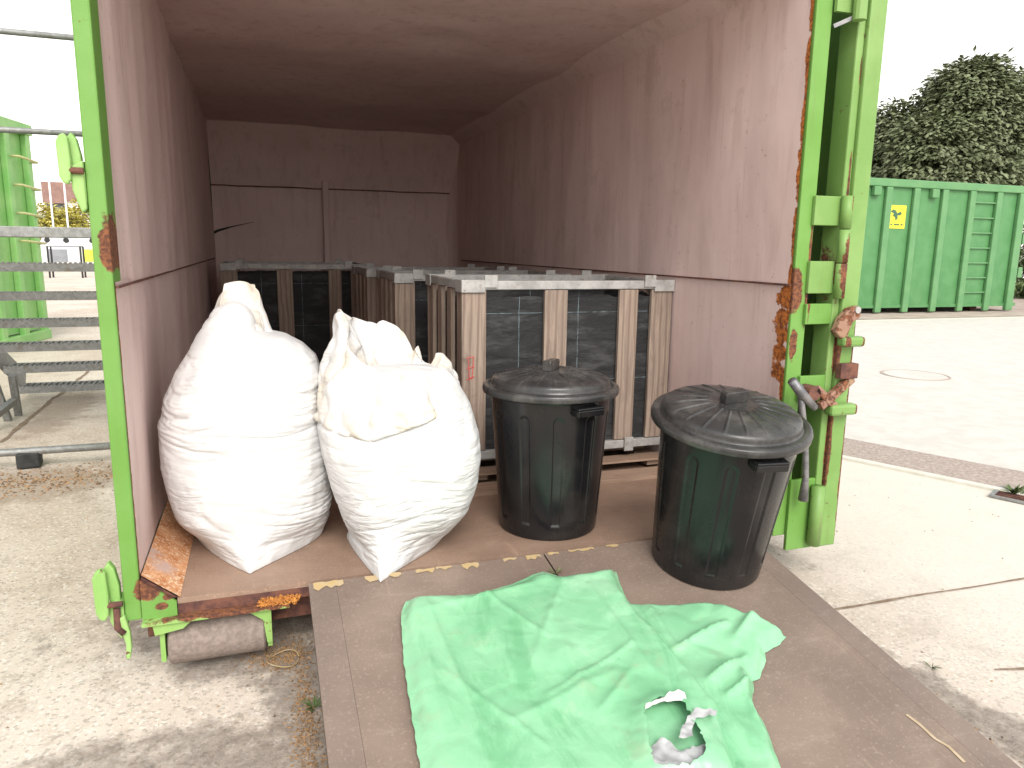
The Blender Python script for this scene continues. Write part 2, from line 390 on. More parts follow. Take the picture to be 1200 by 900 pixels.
M_JOINT = m_simple('dirty_slab_joint', (0.20, 0.14, 0.10), (0.30, 0.23, 0.17), 30, .95, 0, .8, 90, .1)
M_PAVER = m_simple('pinkish_far_pavers', (0.36, 0.29, 0.25), (0.46, 0.38, 0.33), 3, .95, 0, .5, 60, .2)

# ------------------------------------------------------------------ ground and roads
bm = bmesh.new()
bmesh.ops.create_grid(bm, x_segments=24, y_segments=24, size=400)
for v in bm.verts: v.co.z = GZ
obj('ground', bm, M_GROUND, kind='structure')
K0 = P(985, 537, 2, GZ); K1 = P(1200, 582, 2, GZ); kd = (K1 - K0).normalized(); kn = Vector((-kd.y, kd.x, 0))   # kn points to the road
if kn.x < 0: kn = -kn
def strip(name, off0, off1, z, mat, l0=-6, l1=30, kind='structure'):
    bm = bmesh.new()
    a = K0 + kd * l0; b = K0 + kd * l1
    bm.faces.new([bm.verts.new((p.x, p.y, z)) for p in (a + kn*off0, b + kn*off0, b + kn*off1, a + kn*off1)])
    return obj(name, bm, mat, kind=kind)
far_off = (P(1000, 380, 2, GZ) - K0).dot(kn)
# the road: bounded by the gutter in front and by the far pavers
bm = bmesh.new()
rp = [K0 - kd*4 + kn*.55, K0 + kd*12 + kn*.55, Vector((60, -12, 0)), Vector((60, 9.0, 0)), Vector((11.0, 9.3, 0)), Vector((2.8, 9.6, 0))]
bm.faces.new([bm.verts.new((p.x, p.y, GZ + .004)) for p in rp]); obj('road', bm, M_ROAD, kind='structure')
strip('gutter', 0.03, 0.55, GZ + .008, M_GUTTER, -4, 12)
bm = bmesh.new(); a = K0 - kd*4; b = K0 + kd*12
bar(bm, (a.x, a.y, GZ + .006), (b.x, b.y, GZ + .006), .05, .03); obj('kerb', bm, M_KERB, kind='structure', bevel=.006)
bm = bmesh.new()
bm.faces.new([bm.verts.new(p) for p in ((2.8, 9.7, GZ+.008), (60, 9.1, GZ+.008), (60, 16, GZ+.008), (2.8, 16, GZ+.008))]); obj('pavement', bm, M_PAVER, kind='structure')
# slab joints filled with dirt
def joint(pts, wd, z=GZ + .004):
    for i, (a, b) in enumerate(zip(pts, pts[1:])):
        bm = bmesh.new(); a = Vector(a); b = Vector(b); d = (b - a); L = d.length; d.normalize(); n_ = Vector((-d.y, d.x, 0))
        k = max(2, int(L / .05)); A = []; B = []
        for j in range(k + 1):
            p = a + d * L * j / k; ww = wd * (.6 + .8 * abs(n3(p.x*6, p.y*6, 3)) * 2)
            o = n_ * n3(p.x*3, p.y*3, 9) * wd * .6
            A.append(bm.verts.new((p.x + n_.x*ww/2 + o.x, p.y + n_.y*ww/2 + o.y, z))); B.append(bm.verts.new((p.x - n_.x*ww/2 + o.x, p.y - n_.y*ww/2 + o.y, z)))
        for j in range(k): bm.faces.new((A[j], A[j+1], B[j+1], B[j]))
        obj('slab_joint', bm, M_JOINT, kind='structure')
j0 = P(975, 714, 2, GZ); j1 = P(1215, 678, 2, GZ)
joint([(j0.x - .3, j0.y, 0), (j1.x + 1.3, j1.y - .02, 0)], .012)
j0 = P(1165, 785, 2, GZ); j1 = P(1215, 797, 2, GZ); joint([j0, (j1.x + .6, j1.y - .1, 0)], .012)
joint([P(0, 519, 2, GZ), P(62, 468, 2, GZ), P(110, 430, 2, GZ)], .035)

# manhole cover and drain in the road
mh = empty('manhole_cover', P(1072, 440, 2, GZ) + Vector((0, 0, .004)), 'round flush manhole cover set in the pale road', 'manhole cover')
bm = bmesh.new()
def ring(bm, r0, r1, z0, z1, seg=48):
    a = [[bm.verts.new((r*math.cos(2*math.pi*k/seg), r*math.sin(2*math.pi*k/seg), z)) for k in range(seg)] for r, z in ((r0, z0), (r0, z1), (r1, z1), (r1, z0))]
    for j in range(4):
        A = a[j]; B = a[(j+1) % 4]
        for k in range(seg): bm.faces.new((A[k], A[(k+1)%seg], B[(k+1)%seg], B[k]))
ring(bm, .335, .355, 0, .006); obj('rim', bm, M_PAVER, mh)
bm = bmesh.new(); bmesh.ops.create_cone(bm, cap_ends=True, segments=48, radius1=.318, radius2=.318, depth=.006, matrix=Matrix.Translation((0, 0, .003)))
for i in range(-3, 4): box(bm, -.02, .02, i*.075 - .012, i*.075 + .012, .006, .009)
obj('cover_plate', bm, M_ROAD, mh)
dg = P(1193, 586, 2, GZ)
dr = empty('drain_grate', (dg.x + .06, dg.y - .02, GZ + .004), 'small dark drain grate beside the kerb with weeds round it', 'drain grate', rotz=math.atan2(kd.y, kd.x))
bm = bmesh.new()
for a in ((-.17, .17, -.12, -.10), (-.17, .17, .10, .12), (-.17, -.15, -.10, .10), (.15, .17, -.10, .10)): box(bm, *a, 0, .012)
obj('frame', bm, M_GALV, dr)
bm = bmesh.new()
for i in range(6): box(bm, -.15, .15, -.095 + i*.034, -.083 + i*.034, 0, .010)
obj('grille', bm, M_RUST, dr)

# ------------------------------------------------------------------ far things, left side
M_BRICK = m_simple('brown_cladding', (0.22, 0.13, 0.11), (0.28, 0.17, 0.14), 2, .85)
M_WHITE = m_simple('white_render', (0.74, 0.73, 0.72), (0.80, 0.79, 0.78), 3, .8)
M_GLASS = m_simple('dark_window_glass', (0.05, 0.06, 0.08), (0.09, 0.10, 0.13), 2, .15, 0, .02)
M_GREYP = m_simple('grey_panel', (0.20, 0.21, 0.23), (0.26, 0.27, 0.29), 2, .6)
def at(px, py, Y): return P(px, py, 1, Y)
hb = empty('office_building', (at(75, 290, 75).x, 75, GZ), 'far brown clad building with grey glazing behind the yellow hedge', 'building')
def world_part(fn, name, m, par, **k):
    bm = bmesh.new(); fn(bm); return obj(name, bm, m, par, world=True, **k)
a = at(48, 217, 75); b = at(86, 254, 75); 
world_part(lambda q: box(q, a.x, b.x + 1, 75, 85, at(60, 238, 75).z, at(60, 213, 75).z), 'upper_storey', M_BRICK, hb)
world_part(lambda q: box(q, a.x, b.x + 1, 75.5, 85, GZ, at(60, 238, 75).z), 'lower_storey', M_GREYP, hb)
for px in (56, 66, 76):
    world_part(lambda q: box(q, at(px, 250, 75).x, at(px + 7, 250, 75).x, 75.3, 75.49, at(60, 262, 75).z, at(60, 240, 75).z), 'window', M_GLASS, hb)
hb2 = empty('terraced_house', (at(95, 290, 62).x, 62, GZ), 'pinkish far house with a sloping roof beside the brown building', 'house')
c0, c1 = at(84, 290, 62).x, at(112, 290, 62).x; ze = at(90, 236, 62).z; zr = at(90, 222, 62).z
world_part(lambda q: box(q, c0, c1, 62, 68, GZ, ze), 'wall', M_WHITE, hb2)
world_part(lambda q: prism_xz(q, [(c0 - .3, ze + .01), (c1 + .3, ze + .01), (c1 - .6, zr), (c0 + .8, zr)], 61.7, 68.3), 'roof', M_BRICK, hb2)
for px in (86, 91, 97): world_part(lambda q: box(q, at(px, 250, 62).x, at(px + 4, 250, 62).x, 61.9, 61.99, at(60, 262, 62).z, at(60, 243, 62).z), 'window', M_GLASS, hb2)
# two white poles
for px, top, lab in ((66, 188, 'slim white pole left of two in front of the far buildings'), (83, 195, 'slim white pole right of two in front of the far buildings')):
    b0 = at(px, 300, 48); po = empty('flag_pole', (b0.x, 48, GZ), lab, 'pole', 'white poles before the far buildings')
    bm = bmesh.new(); tube(bm, [(0, 0, 0), (0, 0, at(px, top, 48).z - GZ)], [.06, .045]); obj('shaft', bm, M_WHITE, po, smooth=True)
    bm = bmesh.new(); box(bm, -.2, .2, -.2, .2, 0, .06); obj('base_plate', bm, M_GREYP, po)
# leaf clouds
def m_leaf(name, c1, c2, c3):
    s = N(name)
    oi = s.t.nodes.new('ShaderNodeNewGeometry')
    r = oi.outputs['Random Per Island']
    a = s.mix(s.ramp(r, 0.1, .9), c1, c2); a = s.mix(s.ramp(s.noise(1.1, 3), .5, .7, 0, .7), a, c3)
    s.color(a); s.rough(.55); s.b.inputs['Specular IOR Level'].default_value = .35; return s.m
M_LEAF = m_leaf('dark_green_leaves', (0.12, 0.145, 0.070), (0.175, 0.20, 0.105), (0.17, 0.185, 0.11))
M_LEAFY = m_leaf('yellowing_leaves', (0.40, 0.36, 0.06), (0.55, 0.48, 0.12), (0.30, 0.32, 0.10))
M_LEAFB = m_leaf('mid_green_leaves', (0.07, 0.11, 0.035), (0.12, 0.16, 0.06), (0.16, 0.15, 0.08))
M_BARK = m_simple('bark', (0.09, 0.07, 0.055), (0.14, 0.11, 0.085), 8, .9, 0, .7, 30)
def leaf(bm, p, d, up, L, W):
    d = d.normalized(); s_ = d.cross(up)
    if s_.length < 1e-3: s_ = d.orthogonal()
    s_.normalize(); n_ = s_.cross(d)
    v = [bm.verts.new(p), bm.verts.new(p + d*L*.45 + s_*W/2 - n_*W*.12), bm.verts.new(p + d*L - n_*L*.2), bm.verts.new(p + d*L*.45 - s_*W/2 - n_*W*.12), bm.verts.new(p + d*L*.5 + n_*W*.06)]
    bm.faces.new((v[0], v[1], v[4])); bm.faces.new((v[1], v[2], v[4])); bm.faces.new((v[2], v[3], v[4])); bm.faces.new((v[3], v[0], v[4]))
def leaf_blob(bm, c, rad, n, L, rnd, shell=.55, clump=.3, droop=.6):
    """leaves gathered in clumps over the outer part of an ellipsoid"""
    c = Vector(c); per = 9
    for i in range(max(1, n // per)):
        while True:
            q = Vector((rnd.uniform(-1, 1), rnd.uniform(-1, 1), rnd.uniform(-1, 1)))
            if shell < q.length < 1: break
        f = 1 + .15 * n3(q.x*2.6 + c.x, q.y*2.6 + c.y, q.z*2.6 + c.z)
        pc = c + Vector((q.x*rad[0], q.y*rad[1], q.z*rad[2])) * f
        od = Vector((q.x, q.y, q.z*.5 + .1)).normalized()
        for k in range(per):
            p = pc + Vector((rnd.gauss(0, 1), rnd.gauss(0, 1), rnd.gauss(0, .55))) * clump * .45
            d = od + Vector((rnd.uniform(-.8, .8), rnd.uniform(-.8, .8), rnd.uniform(-.4, .3) - droop*.5))
            leaf(bm, p, d, Vector((rnd.uniform(-.3, .3), rnd.uniform(-.3, .3), 1)), L*rnd.uniform(.7, 1.25), L*rnd.uniform(.5, .8))
rnd = random.Random(3)
for i, (px, py, r_, lab) in enumerate(((58, 268, 1.5, 'left yellowing bush of the row before the far buildings'), (74, 275, 1.4, 'middle yellowing bush of the row before the far buildings'), (95, 268, 1.7, 'right yellowing bush of the row, nearest the green corner post'))):
    Y = 50 + i; c = at(px, py - 8, Y)
    sh = empty('yellow_shrub', (c.x, Y, GZ), lab, 'shrub', 'yellowing shrubs before the far buildings')
    bm = bmesh.new(); tube(bm, [(0, 0, 0), (.05, 0, c.z - GZ)], [.07, .03], 6)
    for k in range(4): tube(bm, [(0, 0, .3), (rnd.uniform(-.8, .8), rnd.uniform(-.5, .5), c.z - GZ + .2)], [.03, .012], 5)
    obj('stem', bm, M_BARK, sh)
    bm = bmesh.new(); leaf_blob(bm, (0, 0, (c.z - GZ)), (1.3, 1.0, r_*.75), 1600, .24, rnd, .2, .35); obj('foliage', bm, M_LEAFY, sh, recalc=False)
# igloo bottle banks
M_YEL = m_simple('fluorescent_yellow_panel', (0.62, 0.72, 0.04), (0.66, 0.76, 0.08), 3, .5)
M_WPL = m_simple('white_plastic_shell', (0.76, 0.76, 0.76), (0.80, 0.80, 0.80), 3, .4)
for px, Y, lab, yel in ((74, 42, 'white dome shaped bottle bank with dark round holes', False), (104, 43, 'white dome shaped bottle bank with a yellow panel', True)):
    b0 = at(px, 312, Y); bk = empty('bottle_bank', (b0.x, Y, GZ), lab, 'bottle bank', 'dome shaped bottle banks')
    H_ = 2.05; Rr = 1.0
    bm = bmesh.new()
    prof = [(1.0, 0), (1.02, .5), (1.0, .9), (.93, 1.3), (.78, 1.65), (.5, 1.93), (.2, 2.04), (.001, 2.06)]
    grid(bm, 32, len(prof), lambda u, v: Vector((prof[round(v*7)][0]*Rr*math.cos(2*math.pi*u), prof[round(v*7)][0]*Rr*math.sin(2*math.pi*u), prof[round(v*7)][1])), True)
    obj('shell', bm, M_WPL, bk, smooth=True)
    for sx_ in (-.42, .42):
        bm = bmesh.new(); bmesh.ops.create_cone(bm, cap_ends=True, segments=20, radius1=.13, radius2=.13, depth=.12, matrix=Matrix.Translation((sx_, -.80, 1.45)) @ Matrix.Rotation(R(90), 4, 'X'))
        obj('bottle_hole', bm, M_DARK, bk)
    bm = bmesh.new()
    grid(bm, 12, 2, lambda u, v: Vector((1.04*math.sin(lerp(-.45, .45, u)), -1.04*math.cos(lerp(-.45, .45, u)), lerp(.35, 1.0, v))))
    obj('front_panel', bm, M_YEL if yel else M_GREYP, bk)
# a light metal bicycle-rack like frame in front of the banks
fr = empty('metal_frame', (at(78, 325, 30).x, 30, GZ), 'thin dark metal frame standing before the dome bottle banks', 'metal frame')
for x0 in (-.55, .55):
    for y0 in (0, .5): bm = bmesh.new(); tube(bm, [(x0, y0, 0), (x0, y0, 1.2)], .035, 8); obj('leg', bm, M_DARK, fr)
for y0, z0 in ((0, 1.2), (.5, 1.2), (0, .35)): bm = bmesh.new(); tube(bm, [(-.55, y0, z0), (.55, y0, z0)], .03, 8); obj('rail', bm, M_GREYP, fr)

# light green container on the left (long side facing us at a slant)
M_LGREEN = m_paint('faded_light_green_paint', (0.20, 0.44, 0.13), (0.28, 0.50, 0.18), (), .66, .5, (0.30, 0.26, 0.14))
LC0 = P(58, 396, 2, GZ); LC1 = P(0, 411, 2, GZ)
u_ = (LC1 - LC0).normalized(); n_ = Vector((u_.y, -u_.x, 0))
if n_.x > 0: n_ = -n_                                   # into the container
topz = P(50, 155, 1, LC0.y).z
lc = empty('open_container', (LC0.x, LC0.y, GZ), 'faded light green skip container with rungs at its corner, behind the steel steps', 'container')
def lcp(a, d, z): q = LC0 + u_*a + n_*d; return Vector((q.x, q.y, z))
def quadbox(bm, a0, a1, d0, d1, z0, z1):
    vs = [bm.verts.new(lcp(a, d, z)) for z in (z0, z1) for a, d in ((a0, d0), (a1, d0), (a1, d1), (a0, d1))]
    for f in ((0,3,2,1),(4,5,6,7),(0,1,5,4),(1,2,6,5),(2,3,7,6),(3,0,4,7)): bm.faces.new([vs[i] for i in f])
bm = bmesh.new(); quadbox(bm, .05, 6.0, .06, .10, GZ + .15, topz - .05); obj('side_wall', bm, M_LGREEN, lc, world=True)
bm = bmesh.new(); quadbox(bm, .05, .09, .10, 2.3, GZ + .15, topz - .05); obj('end_wall', bm, M_LGREEN, lc, world=True)
bm = bmesh.new(); quadbox(bm, .05, 6.0, 2.3, 2.34, GZ + .15, topz - .05); obj('side_wall', bm, M_LGREEN, lc, world=True)
bm = bmesh.new(); quadbox(bm, .05, 6.0, .10, 2.3, GZ + .15, GZ + .2); obj('floor', bm, M_LGREEN, lc, world=True)
for i in range(10):
    a = .02 + i * .55
    bm = bmesh.new(); quadbox(bm, a, a + .12, -.02, .058, GZ + .1, topz - .06); obj('upright', bm, M_LGREEN, lc, world=True, bevel=.01)
bm = bmesh.new(); quadbox(bm, -.02, 6.05, -.04, .14, topz - .06, topz + .08); obj('top_rail', bm, M_LGREEN, lc, world=True, bevel=.01)
bm = bmesh.new(); quadbox(bm, -.02, 6.05, -.03, .14, GZ + .0, GZ + .13); obj('bottom_rail', bm, M_LGREEN, lc, world=True, bevel=.01)
for i in range(7):
    z = GZ + .25 + i*.36
    bm = bmesh.new(); tube(bm, [lcp(.10, -.03, z), lcp(.10, -.12, z), lcp(.60, -.12, z + .03), lcp(.60, -.03, z + .03)], .016, 8); obj('rung', bm, m_simple('rung_paint', (.45, .45, .2), (.5, .48, .25), 5) if i == 0 else bpy.data.materials['rung_paint'], lc, world=True, smooth=True)
bm = bmesh.new(); quadbox(bm, 2.2, 2.5, -.16, -.02, topz - .75, topz - .68); obj('bracket', bm, M_GREYP, lc, world=True)

# galvanised access steps
SY = 2.65
st = empty('access_steps', (-.9, SY, GZ), 'galvanised steel access steps with guard rails and serrated treads', 'steps')
XR = -.11; XL = -2.3
def hb_(bm, px, py, Y, r=None, h=None, x1=XR):
    p = at(px, py, Y); q = at(px + 90, py, Y)
    return p.z
for py, r in ((38, .017), (152, .017)):
    z = at(40, py + 2, SY).z
    bm = bmesh.new(); tube(bm, [(XL, SY, z), (XR, SY, z)], r, 10); obj('guard_rail', bm, M_GALV, st, world=True, smooth=True)
zpl = at(50, 272, SY).z
bm = bmesh.new(); box(bm, XL, XR, SY - .01, SY + .03, zpl - .03, zpl + .03); obj('platform_edge', bm, M_GALV, st, world=True, bevel=.004)
bm = bmesh.new()
for i in range(46): box(bm, XL + .05, XR - .01, SY + .035 + i*.0095, SY + .039 + i*.0095, zpl - .03, zpl)
obj('platform_grating', bm, M_GALV, st, world=True)
x_ends = []
ty = [3.1 + .286 * k for k in range(1, 7)]
XS = at(20, 457, ty[5]).x
for k, py in enumerate((312, 346, 378, 406, 431, 455)):
    Y = ty[k]; z = at(60, py + 1, Y).z
    bm = bmesh.new(); box(bm, XS, XR, Y, Y + .012, z - .03, z + .026)
    for i in range(int((XR - XS) / .045)):                      # serrated grating
        x = XS + .02 + i*.045; box(bm, x, x + .006, Y + .012, Y + .25, z - .01, z + .022)
    box(bm, XS, XR, Y + .25, Y + .262, z - .03, z + .02)
    # the knurled top edge
    for i in range(int((XR - XS) / .03)):
        x = XS + .005 + i*.03; box(bm, x, x + .016, Y - .004, Y + .012, z + .026, z + .034)
    obj('tread', bm, M_GALV, st, world=True)
for xx in (XS - .03, XR + .0):
    bm = bmesh.new()
    a = Vector((xx, SY + .1, zpl - .02)); b = Vector((xx, ty[5] + .35, GZ + .12)); bar(bm, a, b, .012, .18)
    obj('stringer', bm, M_GALV, st, world=True)
zt = at(60, 527, SY).z
bm = bmesh.new(); tube(bm, [(XL, SY, zt), (XR, SY, zt)], .023, 12); obj('base_tube', bm, M_GALV, st, world=True, smooth=True)
for xx in (XL + .05, -1.62):
    bm = bmesh.new(); tube(bm, [(xx, SY, GZ), (xx, SY, at(40, 40, SY).z)], .02, 10); obj('post', bm, M_GALV, st, world=True, smooth=True)
for (p0, p1) in (((at(-14, 428, 3.9)), P(10, 493, 2, GZ)), ((at(14, 440, 4.1)), P(22, 487, 2, GZ)), ((at(-10, 490, 3.6)), (at(16, 470, 4.1)))):
    bm = bmesh.new(); bar(bm, p0, p1, .045, .045, (0, 1, 0)); obj('leg', bm, M_GALV, st, world=True)
bk0 = P(24, 556, 2, GZ)
bm = bmesh.new(); obox(bm, (bk0.x + .01, SY + .03, GZ + .052), (1, .12, .02), (-.12, 1, 0), (0, 0, 1), .125, .12, .10)
obj('rubber_foot', bm, M_DARK, st, world=True, bevel=.012)

# ------------------------------------------------------------------ far right: green roll container, tree
RY = 10.7
M_RGREEN = m_paint('mid_green_container_paint', (0.070, 0.205, 0.072), (0.090, 0.235, 0.090), (), .70, .45, (0.20, 0.24, 0.16))
M_RGREEN2 = m_paint('light_green_container_rib', (0.100, 0.240, 0.098), (0.125, 0.270, 0.115), (), .72, .45, (0.16, 0.22, 0.14))
rx0 = at(1000, 360, RY).x - 2.2; rx1 = at(1187, 352, RY).x; zb = at(1080, 359, RY).z; zt_ = at(1100, 222, RY).z
rc = empty('roll_container', (rx0, RY, GZ), 'mid green steel roll container with a yellow notice, standing across the road', 'container')
bm = bmesh.new(); box(bm, rx0, rx1, RY, RY + .04, zb, zt_); obj('side_wall', bm, M_RGREEN, rc, world=True)
bm = bmesh.new(); box(bm, rx0, rx1, RY + 2.3, RY + 2.34, zb, zt_); obj('side_wall', bm, M_RGREEN, rc, world=True)
bm = bmesh.new(); box(bm, rx1 - .04, rx1, RY + .045, RY + 2.295, zb, zt_); obj('end_wall', bm, M_RGREEN, rc, world=True)
bm = bmesh.new(); box(bm, rx0, rx0 + .04, RY + .045, RY + 2.295, zb, zt_); obj('end_wall', bm, M_RGREEN, rc, world=True)
bm = bmesh.new(); box(bm, rx0 + .05, rx1 - .05, RY + .045, RY + 2.295, zb, zb + .05); obj('floor', bm, M_RGREEN, rc, world=True)
for y0 in (RY - .08, RY + 2.2):
    bm = bmesh.new(); box(bm, rx0 - .05, rx1 + .12, y0, y0 + .2, zt_, zt_ + .17); obj('top_rail', bm, M_RGREEN2, rc, world=True, bevel=.02)
bm = bmesh.new(); box(bm, rx0 - .05, rx1 + .05, RY - .03, RY + .0, zb - .02, zb + .05); obj('bottom_rail', bm, M_RGREEN, rc, world=True)
ribx = []
for px in (905, 937, 969, 1001, 1033, 1065, 1098, 1130, 1161):
    x = at(px, 290, RY).x; ribx.append(x)
    bm = bmesh.new()
    box(bm, x - .085, x + .085, RY - .09, RY - .003, zb - .12, zt_ - .003); obj('rib', bm, M_RGREEN2, rc, world=True, bevel=.02)
x = at(1188, 290, RY).x
bm = bmesh.new(); box(bm, x - .12, x + .1, RY - .1, RY - .003, zb - .12, zt_ - .003); obj('corner_post', bm, M_RGREEN2, rc, world=True, bevel=.02)
for i in range(7):
    z = lerp(zb + .32, zt_ - .25, i / 6)
    bm = bmesh.new(); box(bm, ribx[7] + .088, ribx[8] - .088, RY - .05, RY - .02, z - .015, z + .015); obj('ladder_rung', bm, M_RGREEN2, rc, world=True)
for px in (1024, 1092):
    x = at(px, 230, RY).x; bm = bmesh.new(); box(bm, x - .1, x + .1, RY - .12, RY - .003, zt_ - .2, zt_ - .005); obj('net_hook', bm, M_RGREEN2, rc, world=True, bevel=.02)
for z in (.55, 1.35): 
    bm = bmesh.new(); box(bm, rx1 + .02, rx1 + .16, RY - .02, RY + .1, z, z + .25); obj('hinge', bm, M_RGREEN2, rc, world=True, bevel=.01)
bm = bmesh.new()
for yy in (.65, 1.55): box(bm, rx0 + .1, rx1 - .3, RY + yy, RY + yy + .12, GZ + .1, zb - .001)
obj('runner', bm, M_RUST, rc, world=True)
for px in (1155, ):
    for yy in (.35, 1.75):
        x = at(px, 366, RY).x
        bm = bmesh.new(); tube(bm, [(x, RY + yy, GZ + .12), (x, RY + yy + .3, GZ + .12)], .12, 20); obj('roller', bm, M_RUST, rc, world=True, smooth=False)
        bm = bmesh.new(); box(bm, x - .35, x + .05, RY + yy - .02, RY + yy - .005, GZ + .1, zb - .002); obj('roller_bracket', bm, M_DARK, rc, world=True)
# the yellow notice
q0 = at(1040, 240, RY - .02); q1 = at(1060, 268, RY - .02)
sg = bmesh.new(); box(sg, q0.x, q1.x, RY - .012, RY - .004, q1.z, q0.z)
M_SIGN = m_simple('yellow_notice', (0.72, 0.62, 0.03), (0.74, 0.64, 0.04), 3, .5)
sign = obj('notice_plate', sg, M_SIGN, rc, world=True)
M_INK = m_simple('dark_green_ink', (0.03, 0.10, 0.05), (0.04, 0.12, 0.06), 3, .5)
bm = bmesh.new(); cx, cz = (q0.x + q1.x)/2, q0.z*.6 + q1.z*.4; s_ = (q1.x - q0.x)
pts = [(-.28, .10), (-.18, .20), (-.02, .16), (.05, .05), (.22, .12), (.30, .03), (.18, -.04), (.08, -.02), (.10, -.15), (0, -.24), (-.04, -.10), (-.16, -.06), (-.12, .04)]
prism_xz(bm, [(cx + a*s_, cz + b*s_) for a, b in pts], RY - .016, RY - .0125)
obj('emblem', bm, M_INK, sign, world=False).location = -parent_loc(rc)
bm = bmesh.new()
for i, l in enumerate((.16, .1, .2, .12, .14)):
    x = cx - .4*s_ + i*.17*s_; box(bm, x, x + l*s_*.8, RY - .016, RY - .0125, cz - .42*s_, cz - .36*s_)
obj('small_print', bm, M_INK, sign, world=False).location = -parent_loc(rc)

# the clipped tree behind it
rnd = random.Random(11)
TY = 15.5
tb = at(1135, 300, TY)
tr = empty('broadleaf_tree', (tb.x, TY, GZ), 'tall dense dark green tree rising above the far green container', 'tree')
def tp(px, py, dy=0): q = at(px, py, TY + dy); return Vector((q.x - tb.x, dy, q.z - GZ))
bm = bmesh.new()
tube(bm, [(0, 0, 0), (.05, 0, 1.2), (0, .05, 3.0), (-.1, 0, 5.0)], [.28, .2, .16, .08], 12)
for k in range(9):
    a = rnd.uniform(0, 6.28); z0 = rnd.uniform(1.5, 4); L = rnd.uniform(1.2, 2.0)
    tube(bm, [(0, 0, z0), (math.cos(a)*L*.5, math.sin(a)*L*.4, z0 + .5), (math.cos(a)*L, math.sin(a)*L*.8, z0 + 1.3)], [.09, .06, .02], 6)
obj('trunk', bm, M_BARK, tr)
bm = bmesh.new()
def blob(px, py, rx, rz, dy, n):
    c = tp(px, py, dy); leaf_blob(bm, c, (rx, rx*.9, rz), n, .19, rnd, .45, .34, .9)
blob(1138, 142, 1.55, 1.7, 0, 15000)
blob(1150, 175, 2.25, 1.6, .2, 9000)
blob(1098, 182, 1.4, 1.3, -.2, 6000)
blob(1170, 150, 1.2, 1.7, .2, 6000)
blob(1120, 210, 2.8, 1.3, .0, 6000)
blob(1138, 106, 1.25, .85, 0, 5000)
obj('crown', bm, M_LEAF, tr, recalc=False)
c = at(1052, 170, TY + 1.5)
t2 = empty('shorter_tree', (c.x, TY + 1.5, GZ), 'lower, rounder green tree at the left of the tall dark tree', 'tree')
bm = bmesh.new(); tube(bm, [(0, 0, 0), (.1, 0, 2), (0, 0, 4)], [.2, .14, .06], 10)
for k in range(6):
    a = rnd.uniform(0, 6.28); tube(bm, [(0, 0, 2), (math.cos(a)*.6, math.sin(a)*.6, 2.8), (math.cos(a)*1.1, math.sin(a)*1.1, 3.7)], [.07, .04, .02], 6)
obj('trunk', bm, M_BARK, t2)
bm = bmesh.new(); leaf_blob(bm, (0.1, 0, c.z - GZ), (1.15, 1.2, 1.30), 8500, .19, rnd, .4, .34, .9)
leaf_blob(bm, (.3, 0, c.z - GZ - 1.5), (1.9, 1.3, 1.3), 6000, .19, rnd, .4, .34, .9)
obj('crown', bm, M_LEAF, t2, recalc=False)
c = at(1020, 212, 19)
t3 = empty('pale_shrub', (c.x, 19, GZ), 'pale loose shrub at the far left end behind the green container', 'shrub')
bm = bmesh.new(); tube(bm, [(0, 0, 0), (0, 0, c.z - GZ)], [.08, .03], 6); obj('stem', bm, M_BARK, t3)
bm = bmesh.new(); leaf_blob(bm, (0, 0, c.z - GZ), (1.0, 1, .75), 1500, .16, rnd, .2, .3); obj('foliage', bm, M_LEAFB, t3, recalc=False)
# hedge along the far side, and the pale building with louvres at the right edge
c = at(1197, 280, 14.5)
hd = empty('leafy_hedge', (c.x + .9, 14.5, GZ), 'leafy green hedge beyond the right end of the green container', 'hedge')
bm = bmesh.new()
for k in range(4): tube(bm, [(-1 + k*.8, 0, 0), (-1 + k*.8 + .1, 0, 2.0)], [.05, .02], 6)
obj('stem', bm, M_BARK, hd)
bm = bmesh.new(); leaf_blob(bm, (0, 0, 1.2), (1.9, .6, 1.25), 5000, .16, rnd, .2, .3); obj('foliage', bm, M_LEAFB, hd, recalc=False)
c = at(1196, 215, 20)
bd = empty('louvred_building', (c.x + 3, 20, GZ), 'pale flat roofed building with horizontal cladding at the right edge', 'building')
zt2 = at(1196, 196, 20).z; zm = at(1196, 228, 20).z
bm = bmesh.new(); box(bm, c.x - 1.0, c.x + 8, 20, 26, GZ, zt2); obj('wall', bm, M_WHITE, bd, world=True)
bm = bmesh.new()
for i in range(12): box(bm, c.x - 1.0, c.x + 8, 19.93, 19.99, zm + i*.14, zm + .09 + i*.14)
obj('cladding', bm, M_GREYP, bd, world=True)
bm = bmesh.new(); box(bm, c.x - 1.2, c.x + 8.2, 19.8, 26.2, zt2 + .002, zt2 + .15); obj('roof', bm, M_GREYP, bd, world=True)

# ------------------------------------------------------------------ the big container we look into
CW, CD, CH = 2.32, 5.2, 2.18
ct = empty('open_waste_container', (0, 0, GZ), 'large bright green steel container with pink interior, open towards us', 'container')
def cpart(name, m, fn, par=None, **k):
    bm = bmesh.new(); fn(bm); return obj(name, bm, m, par if par is not None else ct, world=True, **k)
def dent(x, y, z, amp=1.0):
    return amp * (.012 * n3(x*1.3, y*1.7, z*1.1) + .006 * n3(x*3, y*4.5, z*1.2 + 5))
def wallgrid(bm, fn, nu, nv, th):
    """a panel with an inside skin fn(u,v) and an outside skin th further out"""
    grid(bm, nu, nv, fn)
